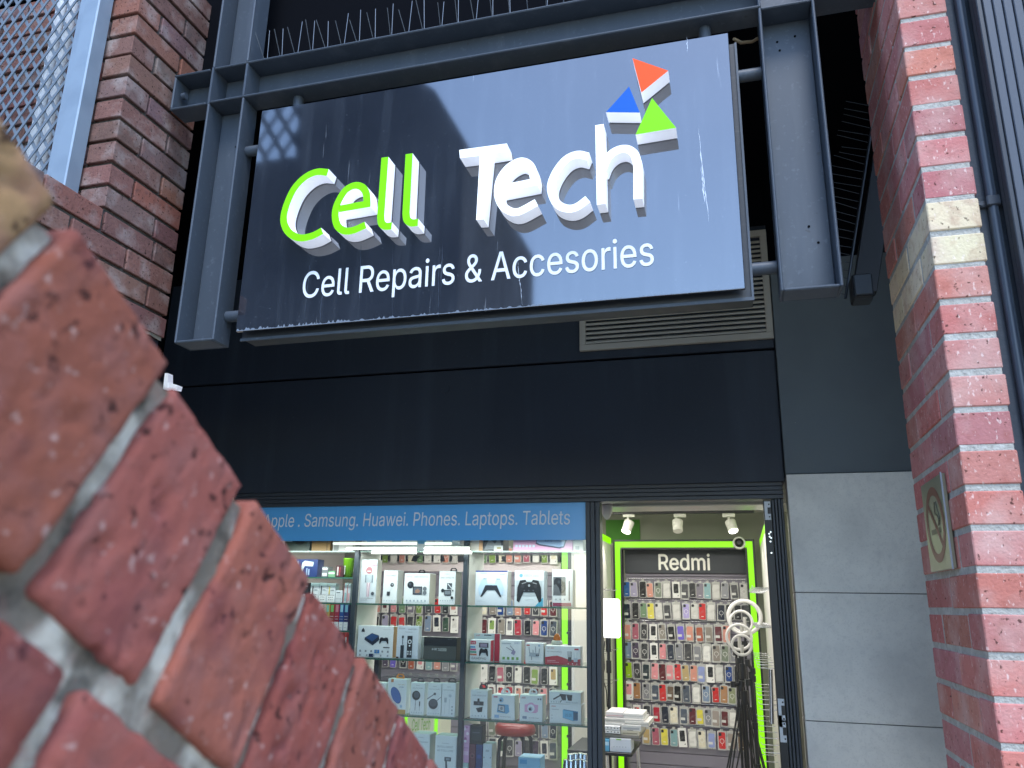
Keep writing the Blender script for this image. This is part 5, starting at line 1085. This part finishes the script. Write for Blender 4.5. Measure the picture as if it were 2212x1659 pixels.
t = MB(); t.torus((c_.x, YT, .35), r_, .01, BLK); t.v = [(x, YT+(z-.35), .35+(y-YT)) for x, y, z in t.v]; t.build('foot_ring', st_)
# side shelf unit past the lime strip
sx0, sx1 = gb1+.055, W(1285, 1400, Y=7.7).x
su = thing('corner_shelves', 'white corner shelf unit between the lime strip and the mullion', 'shelf unit')
MB().box(sx0, sx1, 7.95, 7.97, .1, zc-.3, WHITE).build('back_panel', su)
for v in (1365, 1476, 1588): zz_ = W(1250, v, Y=7.6).z; MB().box(sx0, sx1, 7.55, 7.95, zz_-.02, zz_, BLK).build('shelf', su)
def shelf_item(label, x0, y0, x1, y1, vshelf, base, draws=(), dep=.15):
    product(label, Z5, x0, y0, x1, y1, None, dep, base, draws, yf=7.6, zbot=W(1250, vshelf, Y=7.6).z+.0008)
shelf_item('red carton with white marks on the corner shelf', 1216, 0, 1272, 230, 1365, '#a02a2e', [('r', .2, .1, .8, .3, '#dcc8c8'), ('r', .3, .5, .7, .7, '#dcc8c8')])
shelf_item('white and pink carton on the corner shelf beside the red carton', 1276, 0, 1330, 230, 1365, '#d9d3d8', [('p', [(.1, .1), (.9, .1), (.9, .5)], '#d88fb0'), ('r', .1, .7, .9, .9, '#c43a30')])
shelf_item('black carton on the middle corner shelf', 1192, 610, 1268, 765, 1476, '#26282b', [('r', .1, .1, .9, .3, '#5a5d60')])
shelf_item('white carton with pink top on the middle corner shelf', 1275, 610, 1330, 765, 1476, '#d0cdc8', [('r', 0, .7, 1, 1, '#c9808a'), ('e', .5, .4, .2, .2, '#1d1d1f')])
shelf_item('black pouch on the lower corner shelf', 1236, 1205, 1330, 1312, 1588, '#1d1f23')

# ------------------------------------------------------------------ doorway: soft box, ring lights, table
sb_ = thing('soft_box', 'bright white upright light box on a thin black stand by the doorway', 'light box')
YX = 5.6; a, b = W(*Z3(242, 1235), Y=YX), W(*Z6(437, 170), Y=YX)
MB().box(a.x, b.x, YX, YX+.04, b.z, a.z, mat('soft_box_light', '#ffffff', .5, emit=EM(2.2)), .012).build('light_panel', sb_)
a, b = W(*Z6(312, 185), Y=YX+.06), W(*Z6(318, 940), Y=YX+.06)
MB().tube([(a.x, YX+.06, a.z+.1), (a.x, YX+.06, a.z-.08)], .018, BLK).tube([(a.x, YX+.06, a.z), (a.x, YX+.06, .05)], .011, BLK, 10).build('stand_pole', sb_)
k = W(*Z6(318, 480), Y=YX).z; MB().tube([(a.x, YX+.06, k-.04), (a.x, YX+.06, k+.04)], .018, BLK).build('pole_collar', sb_)
cbp = [W(*Z6(x, y), Y=YX+.08) for x, y in ((275, 200), (262, 330), (270, 480), (255, 600), (290, 720), (300, 900))]
MB().tube(smoothpath(cbp), .004, BLK, 6).build('cable', sb_)
for s in (-1, 1): MB().tube([(a.x, YX+.06, .45), (a.x+s*.25, YX+.06+.1*s, .04)], .009, BLK, 8).build('leg', sb_)
RW = mat('ring_diffuser', '#bdbcb6', .4)
RS = [('largest grey white ring light at the back of the cluster by the door', Z3, 1758, 1430, 172, 19, 6.7, 1790), ('second ring light just in front of the largest one', Z3, 1722, 1485, 118, 13, 6.5, 1690),
      ('third ring light lower down in the cluster by the door', Z6, 1700, 158, 132, 13, 6.3, 1725), ('smallest and lowest ring light at the front of the cluster', Z6, 1729, 244, 104, 12, 6.1, 1752)]
for lab, zm, cx_, cy_, r_, th_, yy, px_ in RS:
    c_ = W(*zm(cx_, cy_), Y=yy); e = W(*zm(cx_+r_, cy_), Y=yy); rr = e.x-c_.x; tt = rr*th_/r_*1.2
    t = thing('ring_light', lab, 'ring light', 'ring lights by the door')
    MB().torus((c_.x, yy, c_.z), rr, tt, RW, 48, 12).build('ring_lamp', t)
    fx_ = W(*Z6(px_, 700), Y=yy+.04).x; neck = c_.z-rr*.9
    MB().tube([(c_.x, yy+.03, c_.z-rr), (c_.x, yy+.03, c_.z)], .012, C('#a5a49c'), 8).build('ring_bracket', t)
    MB().tube([(c_.x, yy+.03, c_.z-rr*.95), (fx_, yy+.04, c_.z-rr-.12), (fx_, yy+.04, .3)], .010, BLK, 10).build('stand_pole', t)
    z_ = W(*Z6(1745, 770), Y=yy).z+random.uniform(-.05, .05)-.12*(fx_ % .01)*100
    MB().tube([(fx_, yy+.04, z_-.05), (fx_, yy+.04, z_+.04)], .026, BLK, 12).build('pole_collar', t)
    MB().tube([(fx_, yy+.04, c_.z-rr-.16), (fx_, yy+.04, c_.z-rr-.06)], .024, BLK, 12).build('pole_collar', t)
    for a_ in (200, 320, 80):
        an_ = R(a_+random.uniform(-12, 12)); MB().tube([(fx_+.02*math.cos(an_), yy+.04+.02*math.sin(an_), z_-.02), (fx_+.24*math.cos(an_), yy+.04+.24*math.sin(an_), .06)], .0055, BLK, 8).build('leg', t)
for lab, pts in (('black phone clamp on the ring light stands', ((1640, 660), (1725, 655), (1715, 700))), ('black side arm hanging beside the ring light stands', ((1790, 430), (1845, 520), (1850, 600), (1800, 640))), ('folded black tripod leaning on the ring light stands', ((1830, 560), (1870, 1100), (1905, 1540)))):
    P_ = [W(*Z6(*p_), Y=6.0) for p_ in pts]; mb = MB(); mb.tube(P_, .013, BLK, 8)
    for p_ in P_: mb.tube([p_-Vector((0, 0, .02)), p_+Vector((0, 0, .02))], .02, BLK, 8)
    mb.build('stand_accessory', label=lab, category='stand part')
cmx = W(*Z3(1700, 642), Y=YA-.04)
cm = thing('dome_camera', 'small white dome camera on the top lime strip', 'security camera')
MB().tube([(cmx.x, YA-.01, cmx.z), (cmx.x, YA-.05, cmx.z)], [.06, .055], C('#d5d5cc'), 20).build('camera_base', cm)
MB().tube([(cmx.x, YA-.051, cmx.z), (cmx.x, YA-.085, cmx.z)], [.042, .02], BLK, 16).build('camera_lens', cm)
# low table with piled boxes by the doorway
tb_ = thing('display_table', 'black edged table with chrome legs inside the doorway, piled with cartons', 'table')
YT0 = 5.3; tz_ = W(*Z6(400, 1386), Y=YT0).z; tx0_, tx1_ = W(1225, 1600, Y=YT0).x, W(*Z6(560, 1390), Y=YT0).x
MB().box(tx0_, tx1_, YT0, YT0+.5, tz_-.02, tz_, BLK, .003).build('table_top', tb_)
for x, y in ((tx1_-.16, YT0+.03), (tx1_-.02, YT0+.46), (tx0_+.03, YT0+.03)): MB().tube([(x, y, tz_-.02), (x+.03, y, .03)], .012, CHROME, 10).build('leg', tb_)
MB().box(tx0_, tx1_-.05, YT0+.02, YT0+.48, tz_-.3, tz_-.285, GSH).build('lower_shelf', tb_)
SH['t'] = tz_
def pile(label, x0, y0, x1, y1, base, draws=(), yf=YT0+.02, zbot=None, dep=.16): return product(label, Z6, x0, y0, x1, y1, 't', dep, base, draws, yf=yf, zbot=zbot)
pile('white carton with green mark at the corner of the table pile', 328, 1240, 552, 1384, '#cfd6dd', [('r', .3, .9, .55, 1, '#8fbf5a'), ('i', 5, .2, .75, .4, .02, '#9aa4ae')])
pile('sky blue carton next to the white one on the table', 262, 1245, 322, 1384, '#5fa9cc', [('r', .1, .5, .9, .8, '#b9d8e8')])
za = W(*Z6(400, 1190), Y=YT0+.02).z
pile('flat white carton with a row of dots, lower of two on the pile', 250, 1148, 438, 1188, '#d3d6d6', [('i', 5, .12, .88, .5, .03, '#4a4f55')], yf=YT0+.04, zbot=za, dep=.3)
zb3 = W(*Z6(400, 1146), Y=YT0+.04).z
pile('flat white carton with a row of dots, upper of two on the pile', 250, 1104, 434, 1145, '#d3d6d6', [('i', 5, .12, .88, .5, .03, '#4a4f55')], yf=YT0+.04, zbot=zb3, dep=.3)
pile('grey brown carton slab carrying the pile of dotted cartons', 255, 1195, 640, 1238, '#7f7a70', [('r', .0, .3, 1, .4, '#4a4740')], yf=YT0+.05, zbot=W(*Z6(400, 1238), Y=YT0+.05).z, dep=.4)
pile('cream carton between the dotted cartons and the clear trays', 445, 1150, 640, 1192, '#c4bda5', [('r', .1, .3, .9, .5, '#8d8672')], yf=YT0+.06, zbot=W(*Z6(400, 1193), Y=YT0+.06).z, dep=.3)
pile('clear tray of accessories beside the dotted cartons', 448, 1095, 660, 1148, '#c9c9c4', [('r', .1, .3, .9, .6, '#a3a6a6'), ('r', .3, .1, .6, .2, '#6f7274')], yf=YT0+.06, zbot=W(*Z6(400, 1149), Y=YT0+.06).z, dep=.3)
pile('long pale carton in the middle of the pile', 255, 1066, 480, 1100, '#d0cfc8', [('r', .0, .4, 1, .5, '#9b9a92')], yf=YT0+.08, zbot=W(*Z6(400, 1102), Y=YT0+.08).z, dep=.3)
pile('long pale carton sticking out over the table edge', 485, 1056, 740, 1094, '#cfcdc4', [('r', .0, .4, 1, .5, '#99978e')], yf=YT0+.08, zbot=W(*Z6(400, 1095), Y=YT0+.08).z, dep=.3)
pile('thin grey carton under the top boxes of the pile', 258, 1026, 690, 1060, '#bdbcb6', [('r', .0, .4, 1, .5, '#85847d')], yf=YT0+.09, zbot=W(*Z6(400, 1064), Y=YT0+.09).z, dep=.3)
pile('white carton with pink edge, top left of the pile', 285, 955, 465, 1022, '#d6d2cf', [('r', 0, .4, 1, .52, '#c9a0a4'), ('r', 0, .2, 1, .26, '#9d9c98')], yf=YT0+.12, zbot=W(*Z6(400, 1024), Y=YT0+.12).z, dep=.25)
pile('white carton with flap, top right of the pile', 470, 972, 680, 1022, '#d6d5cf', [('r', 0, .55, 1, .62, '#a7a6a0')], yf=YT0+.12, zbot=W(*Z6(400, 1024), Y=YT0+.12).z, dep=.25)
zl_ = tz_-.284
for i, (a, b, c_) in enumerate(((262, 330, '#6b4f46'), (335, 440, '#3a3d42'), (262, 420, '#24272b'))):
    product(['brown carton', 'dark grey carton', 'black tray'][i]+' on the lower shelf of the doorway table', Z6, a, 1400+i*45, b, 1500+i*40, None, .2, c_, [('r', .1, .6, .9, .75, '#8a8d90')], yf=YT0+.05+i*.12, zbot=zl_, ztop=zl_+.12-.02*i)
